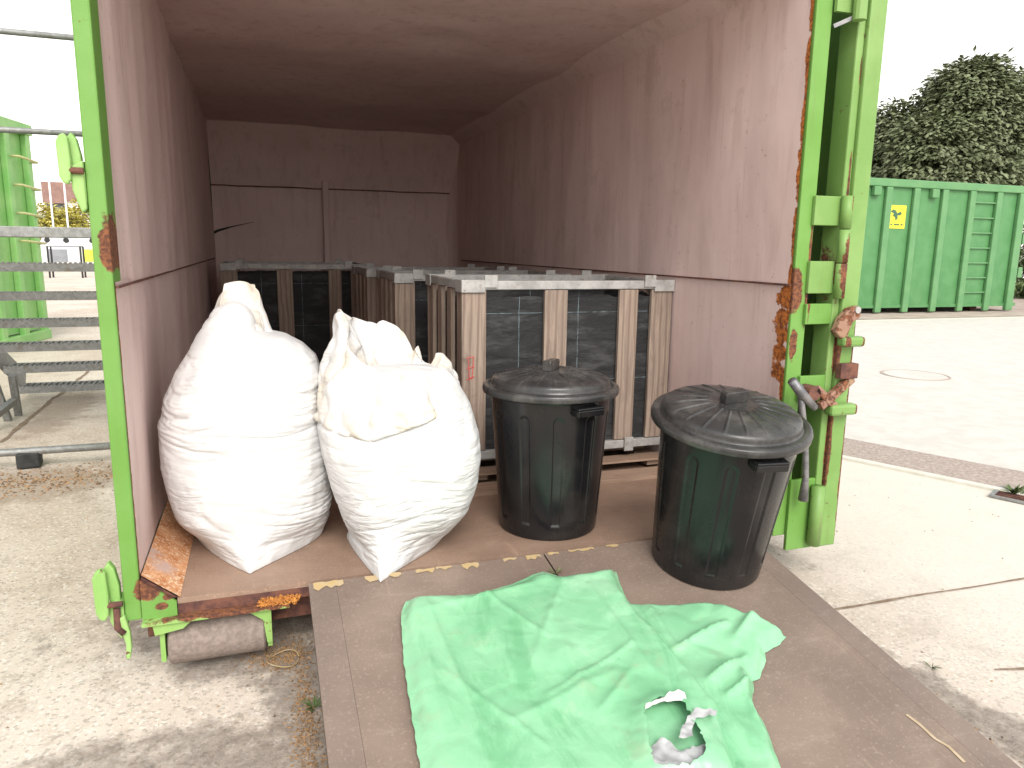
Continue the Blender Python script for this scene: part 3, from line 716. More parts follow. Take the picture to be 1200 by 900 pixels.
# side walls: lower and upper sheets, lapped at the seam
SEAM = .962
def left_lo(bm): grid(bm, 110, 30, lambda u, v: Vector((dent(0, u*CD, v*SEAM, .8) * sstep(0, .06, u) - .000, u*CD, lerp(.085, SEAM + .01, v))))
def left_hi(bm): grid(bm, 110, 40, lambda u, v: Vector((.003 + (dent(2, u*CD, v*1.3, 1.2) + .007 * n3(u*CD*7, 0, v*.5)) * sstep(0, .05, u) * 1.0 - .006 * sstep(0, .02, 1 - 0) , u*CD, lerp(SEAM, CH + .03, v))))
cpart('inner_wall', M_PINK_L, left_lo, smooth=True); cpart('inner_wall', M_PINK_L, left_hi, smooth=True)
def right_lo(bm): grid(bm, 110, 30, lambda u, v: Vector((CW - dent(5, u*CD, v*SEAM) * sstep(0, .06, u), u*CD, lerp(-.02, SEAM + .01, v))))
def right_hi(bm): grid(bm, 110, 40, lambda u, v: Vector((CW - .003 - dent(7, u*CD, v*1.3, 1.2) * sstep(0, .05, u), u*CD, lerp(SEAM, CH + .03, v))))
cpart('inner_wall', M_PINK_R, right_lo, smooth=True); cpart('inner_wall', M_PINK_R, right_hi, smooth=True)
cpart('ceiling', M_PINK, lambda q: grid(q, 60, 90, lambda u, v: Vector((-.02 + u*(CW + .02), v*(CD + .06), CH - .01 + dent(u*2.3, v*5, 11, 1.5)*math.sin(math.pi*u) - .012*abs(math.sin(v*CD*2.2))**8))), smooth=True)
# rounded corner sheets: wall to ceiling on the right, and the two upright back corners
def cornersheet(bm, p0, p1, c, r, a0, a1): pass
cpart('cove_sheet', M_PINK, lambda q: grid(q, 2, 40, lambda u, v: Vector((lerp(CW - .13, CW + .0, u), v*CD, lerp(CH + .004, CH - .10, u) + .002*n3(v*9, u, 1)))), smooth=True)
def backcorner(bm, xs, sgn, r):
    grid(bm, 14, 2, lambda u, v: Vector((xs - sgn * r * (1 - math.sin(u*math.pi/2)), CD - r * (1 - math.cos(u*math.pi/2)), lerp(-.02, CH, v))))
cpart('corner_sheet', M_PINK, lambda q: backcorner(q, CW + .0, 1, .22), smooth=True)
cpart('corner_sheet', M_PINK, lambda q: backcorner(q, 0, -1, .05), smooth=True)
zs = at(380, 222, CD).z
def back_hi(bm): grid(bm, 40, 24, lambda u, v: Vector((u*CW, CD - .05 + .012*n3(u*4, v*3, 1) - .22*v, lerp(zs, CH, v))))
def back_lo(bm): grid(bm, 60, 50, lambda u, v: Vector((u*CW, CD - .045 + .016*n3(u*5, v*4, 7) + .015*max(0, n3(u*9, v*9, 3)), lerp(-.02, zs, v))))
cpart('back_wall', M_PINK, back_hi, smooth=True); cpart('back_wall', M_PINK, back_lo, smooth=True)
b0 = at(381, 212, CD - .12); b1 = at(381, 320, CD - .12)
cpart('upright_bar', M_PINK, lambda q: box(q, b0.x - .028, b0.x + .028, CD - .14, CD - .06, .0, b0.z), bevel=.006)
cpart('seam_line', M_RUST, lambda q: box(q, CW - .010, CW - .002, .0, 4.9, SEAM - .008, SEAM - .001))
cpart('seam_line', M_RUST, lambda q: box(q, .002, .010, .0, 4.9, SEAM - .007, SEAM - .001))
# outside skin
cpart('weld_seam', M_RUST, lambda q: tube(q, [Vector((u/20*CW, CD - .062 + .006*n3(u, 0, 0), zs + .008*n3(u*.7, 3, 0))) for u in range(21)], .006, 6))
cpart('split_seam', M_DARK, lambda q: tube(q, [at(243, 276, CD - .06), at(256, 270, CD - .062), at(270, 266, CD - .062), at(298, 260, CD - .06)], [.014, .012, .006, .002], 6))
cpart('outer_wall', M_GREEN, lambda q: box(q, -.03, -.022, .1, CD + .06, -.05, CH + .05))
cpart('outer_wall', M_GREEN, lambda q: box(q, CW + .022, CW + .03, .1, CD + .06, -.05, CH + .05))
cpart('outer_wall', M_GREEN, lambda q: box(q, -.02, CW + .02, CD + .06, CD + .068, -.05, CH + .05))
cpart('roof', M_GREEN, lambda q: box(q, -.03, CW + .03, .1, CD + .068, CH + .052, CH + .06))
for i in range(7):
    y = .55 + i*.68
    cpart('rib', M_GREEN, lambda q: box(q, -.075, -.031, y, y + .08, -.06, CH + .05), bevel=.006)
    cpart('rib', M_GREEN, lambda q: box(q, CW + .031, CW + .075, y, y + .08, -.06, CH + .05), bevel=.006)
# floor
cpart('floor', M_FLOOR, lambda q: box(q, .10, CW - .005, -.005, CD - .06, -.018, 0.0))
cpart('chamfer_core', M_RUST, lambda q: prism_xz(q, [(.002, .080), (.100, -.001), (.002, -.001)], .004, CD - .1))
cpart('floor_chamfer', M_ORANGE, lambda q: grid(q, 8, 120, lambda u, v: Vector((lerp(.004, .108, u), v*(CD - .06) - .002, lerp(.088, .0015, u) + .003*n3(v*40, u*3, 1)))), smooth=True)
# front frame
pz1 = 2.35
cpart('corner_post', M_GREEN, lambda q: box(q, -.047, -.001, -.012, .11, -.052, pz1), bevel=.005)
cpart('corner_post', M_GREEN, lambda q: (box(q, CW + .001, CW + .072, -.012, .02, -.06, pz1), box(q, CW + .062, CW + .072, .021, .14, -.06, pz1)), bevel=.004)
cpart('post_channel', m_paint('recess_shade_green', (0.045, 0.12, 0.04), (0.07, 0.16, 0.055), (), .72), lambda q: box(q, CW + .073, CW + .17, .50, .515, -.06, pz1))  # shade of the deep hinge recess is put into this darker green
cpart('header_beam', M_GREEN, lambda q: box(q, 0, CW, -.012, .12, CH + .062, pz1))
# gusset plate with flaking paint below the chamfer
cpart('gusset', M_GREEN, lambda q: prism_xz(q, [(0.0, .075), (.098, -.006), (.098, -.052), (0.0, -.052)], -.014, -.004))
cpart('sill_face', M_RUST, lambda q: box(q, .099, 2.2, -.004, .05, -.052, -.0185))
def lip(bm):
    box(bm, -.0, .43, -.045, .06, -.064, -.0525)
cpart('sill_flange', M_BOTTOM, lip, bevel=.002)
cpart('sill_beam', M_RUST, lambda q: box(q, .0, 2.3, .061, .16, -.15, -.0535))
# orange flaking rust on the right end of the sill
def flakes(bm):
    rr = random.Random(5)
    for i in range(420):
        x = rr.uniform(.34, .46); y = rr.uniform(-.05, -.006); z = -.052 + rr.uniform(0, .012)
        a = rr.uniform(0, 6.28); s__ = rr.uniform(.003, .009)
        d = Vector((math.cos(a), math.sin(a)*.6, rr.uniform(.1, 1.6))).normalized()
        leaf(bm, Vector((x, y, z)), d, Vector((0, -1, .3)), s__*1.8, s__*.6)
cpart('rust_flakes', M_RUSTB, flakes, kind='stuff')
# roller on its brackets
M_ROLLER = m_simple('grey_rusty_roller', (0.19, 0.15, 0.13), (0.27, 0.215, 0.185), 60, .9, 0, .5, 150)
rx_0, rx_1 = at(198, 750, .02).x, at(312, 750, .02).x
def roller(bm): tube(bm, [(rx_0, .055, -.163), (rx_0 + .006, .055, -.163), (rx_1 - .006, .055, -.163), (rx_1, .055, -.163)], [.072, .078, .078, .072], 40)
cpart('roller', M_ROLLER, roller, smooth=False)
cpart('roller_bracket', M_BOTTOM, lambda q: prism(q, [(0, 0)], 0, 0) if 0 else (
    [prism_xz(q, [(rx_1 + .004, -.065), (rx_1 - .05, -.065), (rx_1 - .005, -.10), (rx_1 + .004, -.18), (rx_1 + .02, -.18), (rx_1 + .02, -.065)], -.03, -.018), box(q, rx_1 + .006, rx_1 + .02, -.017, .12, -.20, -.065)]))
cpart('roller_bracket', M_BOTTOM, lambda q: (prism_xz(q, [(rx_0 - .035, -.066), (rx_0 + .075, -.066), (rx_0 + .05, -.088), (rx_0 - .03, -.10)], -.035, -.02), box(q, rx_0 - .02, rx_0 - .006, -.017, .12, -.20, -.066)))
# left post: latch hooks, upper and lower
def plate(bm, pts, y0, y1): prism_xz(bm, pts, y0, y1)
def hookset(zc, s=1.0, tail=True):
    f = at(0, 0, 0)
    Q = lambda pts: [(-.048 + (x + .048)*s, zc + z*s) for x, z in pts]
    cpart('latch_cam', M_HOOK, lambda q: prism_xz(q, Q([(-.122, .06), (-.112, .082), (-.095, .09), (-.085, .075), (-.082, 0), (-.086, -.06), (-.097, -.078), (-.112, -.07), (-.120, -.05)]), -.035, -.015), bevel=.005)
    cpart('latch_cam', M_HOOK, lambda q: prism_xz(q, Q([(-.094, .08), (-.080, .098), (-.066, .075), (-.056, .02), (-.056, -.03), (-.07, -.05), (-.084, -.04)]), -.010, .02), bevel=.005)
    cpart('latch_lug', M_HOOK, lambda q: prism_xz(q, Q([(-.090, -.04), (-.070, -.02), (-.048, -.03), (-.048, -.13), (-.062, -.15), (-.075, -.12), (-.088, -.09)]), -.015, .05), bevel=.004)
    cpart('latch_pin', M_RUST, lambda q: tube(q, [(-.100, -.026, zc - .03*s), (-.048, -.026, zc - .03*s)], .009, 10))
hookset(1.295, .8)
cpart('latch_stop', M_HOOK, lambda q: prism_xz(q, [(-.085, 1.28), (-.049, 1.30), (-.049, 1.17), (-.062, 1.16), (-.08, 1.22)], -.02, .05), bevel=.005)
hookset(.045)
cpart('hanging_hook', M_HOOK, lambda q: prism_xz(q, [(-.062, -.03), (-.045, -.025), (-.034, -.08), (-.033, -.13), (-.040, -.168), (-.052, -.165), (-.048, -.12), (-.056, -.08)], -.03, -.012), bevel=.004)
cpart('hook_link', M_RUST, lambda q: tube(q, [(-.066, -.02, -.0), (-.066, -.03, -.06), (-.05, -.03, -.08)], .010, 8), smooth=True)

# right side: hinge plates and the door folded back along the outside
def ybox(q, x0, x1, z0, z1, y0=-.02, y1=.02): box(q, x0, x1, y0, y1, z0, z1)
dx0, dx1 = CW + .173, CW + .285        # door hinge stile
door = cpart('door', M_DGREEN, lambda q: (box(q, dx0 + .062, dx1 - .012, .11, 2.35, -.02, 2.15)))
cpart('door_stile', M_DGREEN, lambda q: (box(q, dx0 + .035, dx1, -.05, .10, -.115, 2.45), box(q, dx0, dx0 + .034, -.035, .06, -.09, 2.44)), door, bevel=.006)
cpart('door_edge_seal', M_RUST, lambda q: box(q, dx1 + .001, dx1 + .010, -.035, .10, -.11, 2.45), door)
for z0 in (.0, 1.05, 2.1):
    cpart('door_rib', M_DGREEN, lambda q: box(q, dx1 - .011, dx1 + .04, .15, 2.3, z0 + .0, z0 + .08), door)
def zat(py, x=2.45, ): 
    return P(958, py, 1, -.03).z
PL = [(229, 264), (306, 344), (356, 380), (440, 470), (560, 640)]
for a, b in PL:
    z1_, z0_ = zat(a), zat(b)
    cpart('hinge_plate', M_GREEN if a > 350 else M_DGREEN, lambda q: box(q, CW + .055, CW + .182, -.030, -.013, z0_, z1_), bevel=.003)
for i, (a, b) in enumerate([(228, 268), (268, 308), (308, 350)]):
    z1_, z0_ = zat(a), zat(b)
    cpart('hinge_barrel', M_DGREEN, lambda q: tube(q, [(CW + .185, -.05, z0_ + .002), (CW + .185, -.05, z1_ - .002)], .021, 14), smooth=True)
z1_, z0_ = P(940, 572, 1, -.06).z, P(940, 640, 1, -.06).z
cpart('hinge_barrel', M_DGREEN, lambda q: tube(q, [(CW + .165, -.06, z0_), (CW + .165, -.06, z1_)], .026, 16), smooth=True)
z1_ = zat(10); cpart('top_hinge', M_DGREEN, lambda q: (tube(q, [(CW + .15, -.06, z1_ - .03), (CW + .15, -.06, z1_ + .2)], .024, 12), box(q, CW + .07, CW + .18, -.035, -.02, z1_ - .0, z1_ + .2)), smooth=False)
cpart('hold_back_bar', M_STEEL, lambda q: bar(q, (CW + .074, -.02, zat(27) - .0), (CW + .165, -.055, zat(12)), .008, .014))
# dark rubber block, pivot bolt and clamp bars on the door
cpart('bolt', M_ZINC, lambda q: tube(q, [(CW + .25, -.09, P(978, 364, 1, -.09).z), (CW + .25, -.052, P(978, 364, 1, -.09).z)], .013, 16))
zc = P(975, 372, 1, -.07).z
cpart('clamp_arm', m_paint('rusty_clamp', (0.26, 0.13, 0.10), (0.36, 0.24, 0.14), (), .52), lambda q: (prism_xz(q, [(CW + .155, zc - .055), (CW + .175, zc - .005), (CW + .215, zc + .035), (CW + .262, zc + .045), (CW + .272, zc + .0), (CW + .235, zc - .02), (CW + .215, zc - .075), (CW + .19, zc - .085)], -.085, -.052),), bevel=.006)
cpart('clamp_seat', M_DGREEN, lambda q: box(q, CW + .19, CW + .295, -.10, -.052, zc - .115, zc - .075), bevel=.012)
zc2 = P(960, 462, 1, -.06).z
cpart('locking_arm', bpy.data.materials['rusty_clamp'], lambda q: (bar(q, (CW + .12, -.075, zc2 - .045), (CW + .275, -.065, zc2 + .06), .026, .034), bar(q, (CW + .09, -.08, zc2 + .03), (CW + .19, -.08, zc2 - .05), .02, .03)), bevel=.004)
cpart('locking_arm_pivot', M_RUST, lambda q: tube(q, [(CW + .08, -.09, zc2 + .01), (CW + .08, -.02, zc2 + .01)], .030, 16), bevel=.003)
cpart('arm_catch', M_RUST, lambda q: box(q, CW + .20, CW + .285, -.085, -.052, zc2 + .06, zc2 + .12), bevel=.003)
cpart('arm_seat', M_DGREEN, lambda q: box(q, CW + .16, CW + .29, -.10, -.052, zc2 - .085, zc2 - .04), bevel=.012)
lv0 = P(905, 400 + 40, 1, -.09); 
def lever(q):
    pts = [P(937, 452, 1, -.09), P(940, 480, 1, -.09), P(944, 520, 1, -.09), P(944, 560, 1, -.085), P(941, 586, 1, -.08)]
    tube(q, pts, [.014, .013, .012, .013, .020], 12)
    tube(q, [P(928, 446, 1, -.10), P(940, 462, 1, -.10), P(955, 478, 1, -.10)], [.018, .02, .014], 10)
cpart('locking_lever', M_STEEL, lever, smooth=True)
cpart('rubber_block', M_DARK, lambda q: box(q, CW + .08, CW + .125, .04, .125, zat(352), zat(345) + .03))

# ------------------------------------------------------------------ timber crates with black lining
def make_crate(W=1.07, D=.72, H=.875, slats=((0, .115), (.395, .51), (.785, .885), (.955, 1.07)), label='', side=4):
    c = empty('timber_crate', (0, 0, 0), label, 'crate', 'timber and steel crates with black lining')
    # steel frame
    bm = bmesh.new(); t = .03
    for z0, z1 in ((.045, .085), (H - .04, H)):
        bm = bmesh.new()
        box(bm, 0, W, 0, t, z0, z1); box(bm, 0, W, D - t, D, z0, z1)
        box(bm, 0, t, t, D - t, z0, z1); box(bm, W - t, W, t, D - t, z0, z1)
        obj('steel_rail', bm, M_ZINC, c, bevel=.003)
    # corner plates
    for xx in (0, 1):
        for yy in (0, 1):
            bm = bmesh.new(); x0 = -.006 if xx == 0 else W - .104; y0 = -.006 if yy == 0 else D - .104
            box(bm, x0, x0 + .11, (-.007 if yy == 0 else D + .001), (-.001 if yy == 0 else D + .007), H - .052, H + .004)
            box(bm, (-.007 if xx == 0 else W + .001), (-.001 if xx == 0 else W + .007), y0, y0 + .11, H - .052, H + .004)
            x1 = .10 if xx == 0 else W - .16
            box(bm, x1, x1 + .06, (-.010 if yy == 0 else D + .001), (-.001 if yy == 0 else D + .01), H - .03, H + .026)
            obj('corner_plate', bm, M_ZINC, c, bevel=.002)
    bm = bmesh.new(); box(bm, W*.78, W*.78 + .05, -.012, -.001, .03, .10); obj('clip', bm, M_ZINC, c, bevel=.003)
    rr = random.Random(len(label) + 3)
    for (a, b) in slats:
        for (y0, y1) in ((.004, .026), (D - .026, D - .004)):
            bm = bmesh.new(); j = rr.uniform(-.004, .004); box(bm, a + j, b + j, y0, y1, .088, H - .043); obj('slat', bm, M_WOOD, c, bevel=.003)
    n = side; wd = .085
    for i in range(n):
        a = .035 + i * (D - .07 - wd) / (n - 1)
        for (x0, x1) in ((.004, .026), (W - .026, W - .004)):
            bm = bmesh.new(); box(bm, x0, x1, a, a + wd, .088, H - .043); obj('slat', bm, M_WOOD, c, bevel=.003)
    # sagging black lining with a ragged top edge
    bm = bmesh.new()
    per = [(.03, .03), (W - .03, .03), (W - .03, D - .03), (.03, D - .03)]
    def lining(u, v):
        q = u * 4; k = int(q) % 4; f = q - int(q); a, b = per[k], per[(k+1) % 4]
        x, y = lerp(a[0], b[0], f), lerp(a[1], b[1], f)
        nx, ny = (0, 1, 0, -1)[k], (-1, 0, 1, 0)[k]; nx = {0:0,1:1,2:0,3:-1}[k]; ny = {0:-1,1:0,2:1,3:0}[k]
        e = min(f, 1 - f) * 8; e = min(1, e)
        d = .010 * e * (n3(x*5, y*5 + v*3, v*6) + .5*n3(x*14, y*14, v*30))
        z = lerp(.05, H - .075 + .014*n3(x*16, y*16, 3) + .012*n3(x*45, y*45, 1), v)
        return Vector((x - nx*abs(d) , y - ny*abs(d), z))
    grid(bm, 120, 40, lining, True); obj('lining', bm, M_LINER, c, smooth=True)
    bm = bmesh.new(); box(bm, .03, W - .03, .03, D - .03, .086, .10); obj('bottom_board', bm, M_DARK, c)
    return c
def dup(o, parent=None):
    c = o.copy(); COL.objects.link(c)
    if parent is not None: c.parent = parent
    for ch in list(o.children): dup(ch, c)
    return c
def place_crate(o, x, y, z, rot, label):
    o.location = (x, y, z); o.rotation_euler = (0, 0, rot); o['label'] = label; return o
cr = make_crate(label='front crate')
place_crate(cr, 1.238, .83, .062, R(.4), 'nearest timber crate, whole front visible behind the left dustbin')
# pallet under the first crate
pal = empty('wooden_pallet', (1.25, .80, 0), 'low weathered wooden pallet under the nearest crate', 'pallet')
for i in range(3):
    bm = bmesh.new(); box(bm, i*.47, i*.47 + .1, 0, .74, .018, .062 - .016); obj('bearer', bm, M_WOODH, pal)
for i in range(4):
    bm = bmesh.new(); box(bm, 0, 1.04, -.02 + i*.22, .07 + i*.22, .047, .061); obj('deck_board', bm, M_WOODH, pal)
bm = bmesh.new(); box(bm, -.02, 1.04, -.16, -.03, 0, .017); obj('base_board', bm, M_WOODH, pal)
bm = bmesh.new(); box(bm, -.0, 1.04, .62, .72, 0, .017); obj('base_board', bm, M_WOODH, pal)
# red marking on the first crate's left post
bm = bmesh.new()
rm = [[(547, 420), (556, 418)], [(549, 421), (550, 446)], [(547, 432), (556, 430)], [(555, 420), (553, 445)], [(547, 445), (556, 441)]]
for seg in rm:
    a, b = [P(x_, y_, 1, .832) for x_, y_ in seg]
    bar(bm, (a.x, .8325, a.z), (b.x, .8325, b.z), .003, .0035, (0, 0, 1) if abs(a.x - b.x) > abs(a.z - b.z) else (1, 0, 0))
M_RED = m_simple('faded_red_marker', (0.50, 0.06, 0.06), (0.60, 0.12, 0.10), 30, .7)
o = obj('red_marking', bm, M_RED, None); o.parent = cr; o.matrix_parent_inverse = (Matrix.Translation(cr.location) @ Matrix.Rotation(R(.4), 4, 'Z')).inverted()
for (x, y, z, rot, lab) in ((1.115, 1.84, .055, R(-.6), 'second timber crate, directly behind the nearest crate'),
                            (1.07, 2.66, .055, R(.8), 'third timber crate, farthest back in the right hand row'),
                            (.115, 3.62, .065, R(0), 'timber crate at the back left, seen between the wall and the right row')):
    place_crate(dup(cr), x, y, z, rot, lab)
for o in list(bpy.data.objects):
    if o.name.startswith('red_marking.'): bpy.data.objects.remove(o)
for (x, y, lab) in ((1.12, 1.86, 'low wooden pallet under the second crate'), (1.08, 2.68, 'low wooden pallet under the third crate'), (.12, 3.64, 'low wooden pallet under the back left crate')):
    q = dup(pal); q.location = (x, y, 0); q['label'] = lab
    q['group'] = 'wooden pallets under the crates'
pal['group'] = 'wooden pallets under the crates'

# ------------------------------------------------------------------ ramp boards
def ramp_z(y): return RZ + RK * y
YT, YB = -.035, -1.56
def rboard(name, label, xs_top, xs_bot, strip_left):
    (a0, a1), (b0_, b1_) = xs_top, xs_bot
    e = empty(name, ((a0 + a1)/2, YT, ramp_z(YT)), label, 'board', 'plywood boards forming the ramp')
    sw = .085
    def slab(bm, ta, tb_, ba, bb, th=.018, lift=0):
        vs = []
        for dz in (-th, 0):
            for x, y in ((ta, YT), (tb_, YT), (bb, YB), (ba, YB)): vs.append(bm.verts.new((x, y, ramp_z(y) + dz + lift)))
        for f, mi in (((0,1,2,3), 1), ((7,6,5,4), 0), ((0,4,5,1), 1), ((1,5,6,2), 1), ((2,6,7,3), 1), ((3,7,4,0), 1)): bm.faces.new([vs[i] for i in f]).material_index = mi
    bm = bmesh.new()
    if strip_left: slab(bm, a0 + sw, a1, b0_ + sw, b1_)
    else: slab(bm, a0, a1 - sw, b0_, b1_ - sw)
    obj('panel', bm, [M_RAMP, M_PLYSIDE], e, world=True)
    bm = bmesh.new()
    if strip_left: slab(bm, a0, a0 + sw - .0007, b0_, b0_ + sw - .0007, .03, 0)
    else: slab(bm, a1 - sw + .0007, a1, b1_ - sw + .0007, b1_, .03, 0)
    obj('edge_strip', bm, [M_RAMPE, M_PLYSIDE], e, world=True)
    return e
rb1 = rboard('ramp_board', 'left brown plywood ramp board, its free edge above dirty ground', (.491, 1.303), (.486, 1.312), True)
rb2 = rboard('ramp_board', 'right brown plywood ramp board carrying the tilted dustbin', (1.309, 2.14), (1.318, 2.175), False)
# torn yellow tape along the top edge
def tape(par, spans):
    rr = random.Random(9); 
    for (x0, x1, w0) in spans:
        bm = bmesh.new(); n = max(4, int((x1 - x0)/.012)); up = []; dn = []
        for i in range(n + 1):
            x = lerp(x0, x1, i/n); yt = YT - .001 - rr.uniform(0, .006); yb = yt - w0 * rr.uniform(.35, 1.0)
            up.append(bm.verts.new((x, yt, ramp_z(yt) + .0028))); dn.append(bm.verts.new((x, yb, ramp_z(yb) + .0028)))
        for i in range(n): bm.faces.new((up[i], up[i+1], dn[i+1], dn[i]))
        obj('tape_remnant', bm, M_TAPE, par, world=True)
tape(rb1, [(.505, .60, .05), (.67, .72, .035), (.725, .79, .028), (.84, .905, .03), (.91, .965, .022), (1.0, 1.06, .035), (1.15, 1.20, .02), (1.235, 1.29, .03)])
tape(rb2, [(1.32, 1.36, .02), (1.40, 1.50, .018), (1.55, 1.60, .02)])
bm = bmesh.new()    # pale gouge near the right edge
gp = [PR(x_, y_) for x_, y_ in ((1062, 838), (1078, 850), (1095, 866), (1112, 876), (1130, 894))]
for a, b in zip(gp, gp[1:]):
    bm.faces.new([bm.verts.new(v + Vector((0, 0, .002))) for v in (a + Vector((-.004, 0, 0)), a + Vector((.005, 0, 0)), b + Vector((.006, 0, 0)), b + Vector((-.004, 0, 0)))])
obj('scratch', bm, m_simple('bare_wood_scratch', (.40, .30, .19), (.46, .36, .25), 40), rb2, world=True)
# little weed in the joint between the boards
def weed(name, p, n, L, lab, cat='weed', m=None, seed=1):
    rr = random.Random(seed); e = empty(name, p, lab, cat)
    bm = bmesh.new()
    for i in range(n):
        a = rr.uniform(0, 6.28); d = Vector((math.cos(a), math.sin(a), rr.uniform(.5, 1.8)))
        leaf(bm, Vector((math.cos(a)*.003, math.sin(a)*.003, 0)), d, Vector((0, 0, 1)), L*rr.uniform(.6, 1.2), L*.22)
    obj('leaves', bm, m or M_LEAFB, e, recalc=False)
    bm = bmesh.new(); tube(bm, [(0, 0, -.01), (.002, 0, L*.5)], .0012, 6); obj('stem', bm, M_LEAFB, e)
p_ = PR(648, 672); weed('weed', (1.306, p_.y, ramp_z(p_.y) - .005), 14, .035, 'tiny green weed growing from the joint between the boards', seed=2)
p_ = P(1188, 580, 2, GZ); weed('weed', p_, 26, .10, 'green weed growing beside the drain grate', seed=4)
p_ = P(1092, 783, 2, GZ); weed('weed', p_, 8, .035, 'tiny yellow green sprout on the concrete right of the ramp', seed=6)
p_ = P(368, 830, 2, GZ); weed('weed', p_, 12, .05, 'green sprout beside the left edge of the ramp', seed=8)

# ------------------------------------------------------------------ dustbins
def make_bin(label):
    b = empty('dustbin', (0, 0, 0), label, 'dustbin', 'black plastic dustbins with lids')
    H = .560; r0, r1 = .193, .232
    NP = 22
    def body(u, v):
        # profile along the outside from centre bottom to the rim
        if v < .06: 
            r = r0 * (v / .06) * .96; z = .004 * (1 - v/.06)
            return Vector((r*math.cos(u*2*math.pi), r*math.sin(u*2*math.pi), z))
        if v < .10:
            t = (v - .06)/.04; r = r0 * lerp(.96, 1.0, math.sin(t*math.pi/2)); z = .012 * (1 - math.cos(t*math.pi/2))
            return Vector((r*math.cos(u*2*math.pi), r*math.sin(u*2*math.pi), z))
        t = (v - .10)/.90; z = lerp(.012, H, t); r = lerp(r0, r1, t)
        if t > .955: r += .004
        # upright flutes with arched tops
        w = u * NP; f = w - math.floor(w) - .5; k = int(w) % NP
        halfw = .33
        top = H - .075; bot = .055
        d = max(abs(f) - halfw, 0)
        # arch: ellipse at top
        arc = top - .030*(1 - math.sqrt(max(0, 1 - min(1, abs(f)/halfw)**2)))
        inside = (abs(f) < halfw) and (bot < z < arc)
        if k % 2 == 0 and inside:
            e = min(1, (halfw - abs(f))/.07, (arc - z)/.008, (z - bot)/.012)
            r -= .0042 * sstep(0, 1, e)
        return Vector((r*math.cos(u*2*math.pi), r*math.sin(u*2*math.pi), z))
    bm = bmesh.new(); grid(bm, 440, 130, body, True); bmesh.ops.remove_doubles(bm, verts=bm.verts, dist=1e-5)
    obj('body', bm, M_BIN, b, smooth=True)
    bm = bmesh.new()       # rolled rim
    pr = [(r1 - .002, H - .012), (r1 + .012, H - .014), (r1 + .018, H - .004), (r1 + .014, H + .004), (r1 - .002, H + .004)]
    grid(bm, 96, 5, lambda u, v: Vector((pr[round(v*4)][0]*math.cos(2*math.pi*u), pr[round(v*4)][0]*math.sin(2*math.pi*u), pr[round(v*4)][1])), True)
    obj('rim', bm, M_BIN, b, smooth=True)
    for sgn in (0, math.pi):
        bm = bmesh.new(); rot = Matrix.Rotation(sgn, 4, 'Z')
        x0 = r1 - .008; zt = H - .035
        box(bm, x0, x0 + .050, -.056, .056, zt - .008, zt); box(bm, x0 + .042, x0 + .050, -.056, .056, zt - .032, zt - .0085)
        for yy in (-.056, .050): box(bm, x0, x0 + .0415, yy, yy + .006, zt - .032, zt - .0085)
        bm.transform(rot); obj('handle', bm, M_BIN, b, bevel=.003)
    # lid
    lid = bpy.data.objects.new('lid_pivot', None)
    bm = bmesh.new(); NR = 20
    prof = [(.258, H - .020), (.263, H - .018), (.2645, H - .004), (.262, H + .005), (.256, H + .009), (.238, H + .010), (.234, H + .007), (.230, H + .010), (.226, H + .030), (.220, H + .036), (.19, H + .044), (.15, H + .052), (.11, H + .058), (.078, H + .062), (.072, H + .0605), (.05, H + .062), (.0005, H + .063)]
    sub = []
    for (ra, za), (rb, zb_) in zip(prof, prof[1:]):
        for k in range(3): sub.append((lerp(ra, rb, k/3), lerp(za, zb_, k/3)))
    sub.append(prof[-1]); nS = len(sub)
    def lidf(u, v):
        r, z = sub[round(v*(nS-1))]
        if .082 < r < .214:
            w = u*NR; f = abs(w - math.floor(w) - .5)
            f = min(f, 1) 
            z += .0045 * (1 - sstep(0.045*.2/r*.9, .075*.2/r, f)) * sstep(.082, .088, r) * (1 - sstep(.208, .214, r))
        return Vector((r*math.cos(u*2*math.pi), r*math.sin(u*2*math.pi), z))
    grid(bm, 384, nS, lidf, True)
    ld = obj('lid', bm, M_LID, b, smooth=True)
    bm = bmesh.new(); 
    prism_xz(bm, [(-.047, 0), (.047, 0), (.047, .032), (.041, .040), (-.041, .040), (-.047, .032)], -.017, .017)
    bm.transform(Matrix.Translation((0, 0, H + .062))); obj('lid_handle', bm, M_LID, ld, bevel=.003)
    return b
b1 = make_bin('black ribbed dustbin, farther of the two, standing before the nearest crate')
c1 = (1.435, .252, .0008)
b1.location = c1; b1.rotation_euler = (0, 0, R(-79))
for ch in b1.children:
    if ch.name.startswith('lid'): ch.rotation_euler = (0, 0, R(124))
b2 = dup(b1); b2['label'] = 'black ribbed dustbin, nearer of the two, standing on the ramp board'
tl = math.atan(RK)
bx, by = 1.875, -.195
b2.location = (bx, by, ramp_z(by) + .001); b2.rotation_euler = (R(10.2), 0, R(-38))
b2.rotation_euler = (Matrix.Rotation(tl, 3, 'X') @ Matrix.Rotation(R(-95), 3, 'Z')).to_euler()
for ch in b2.children:
    if ch.name.startswith('lid'): ch.rotation_euler = (R(.6), R(-1.0), R(100)); ch.location.z += .001

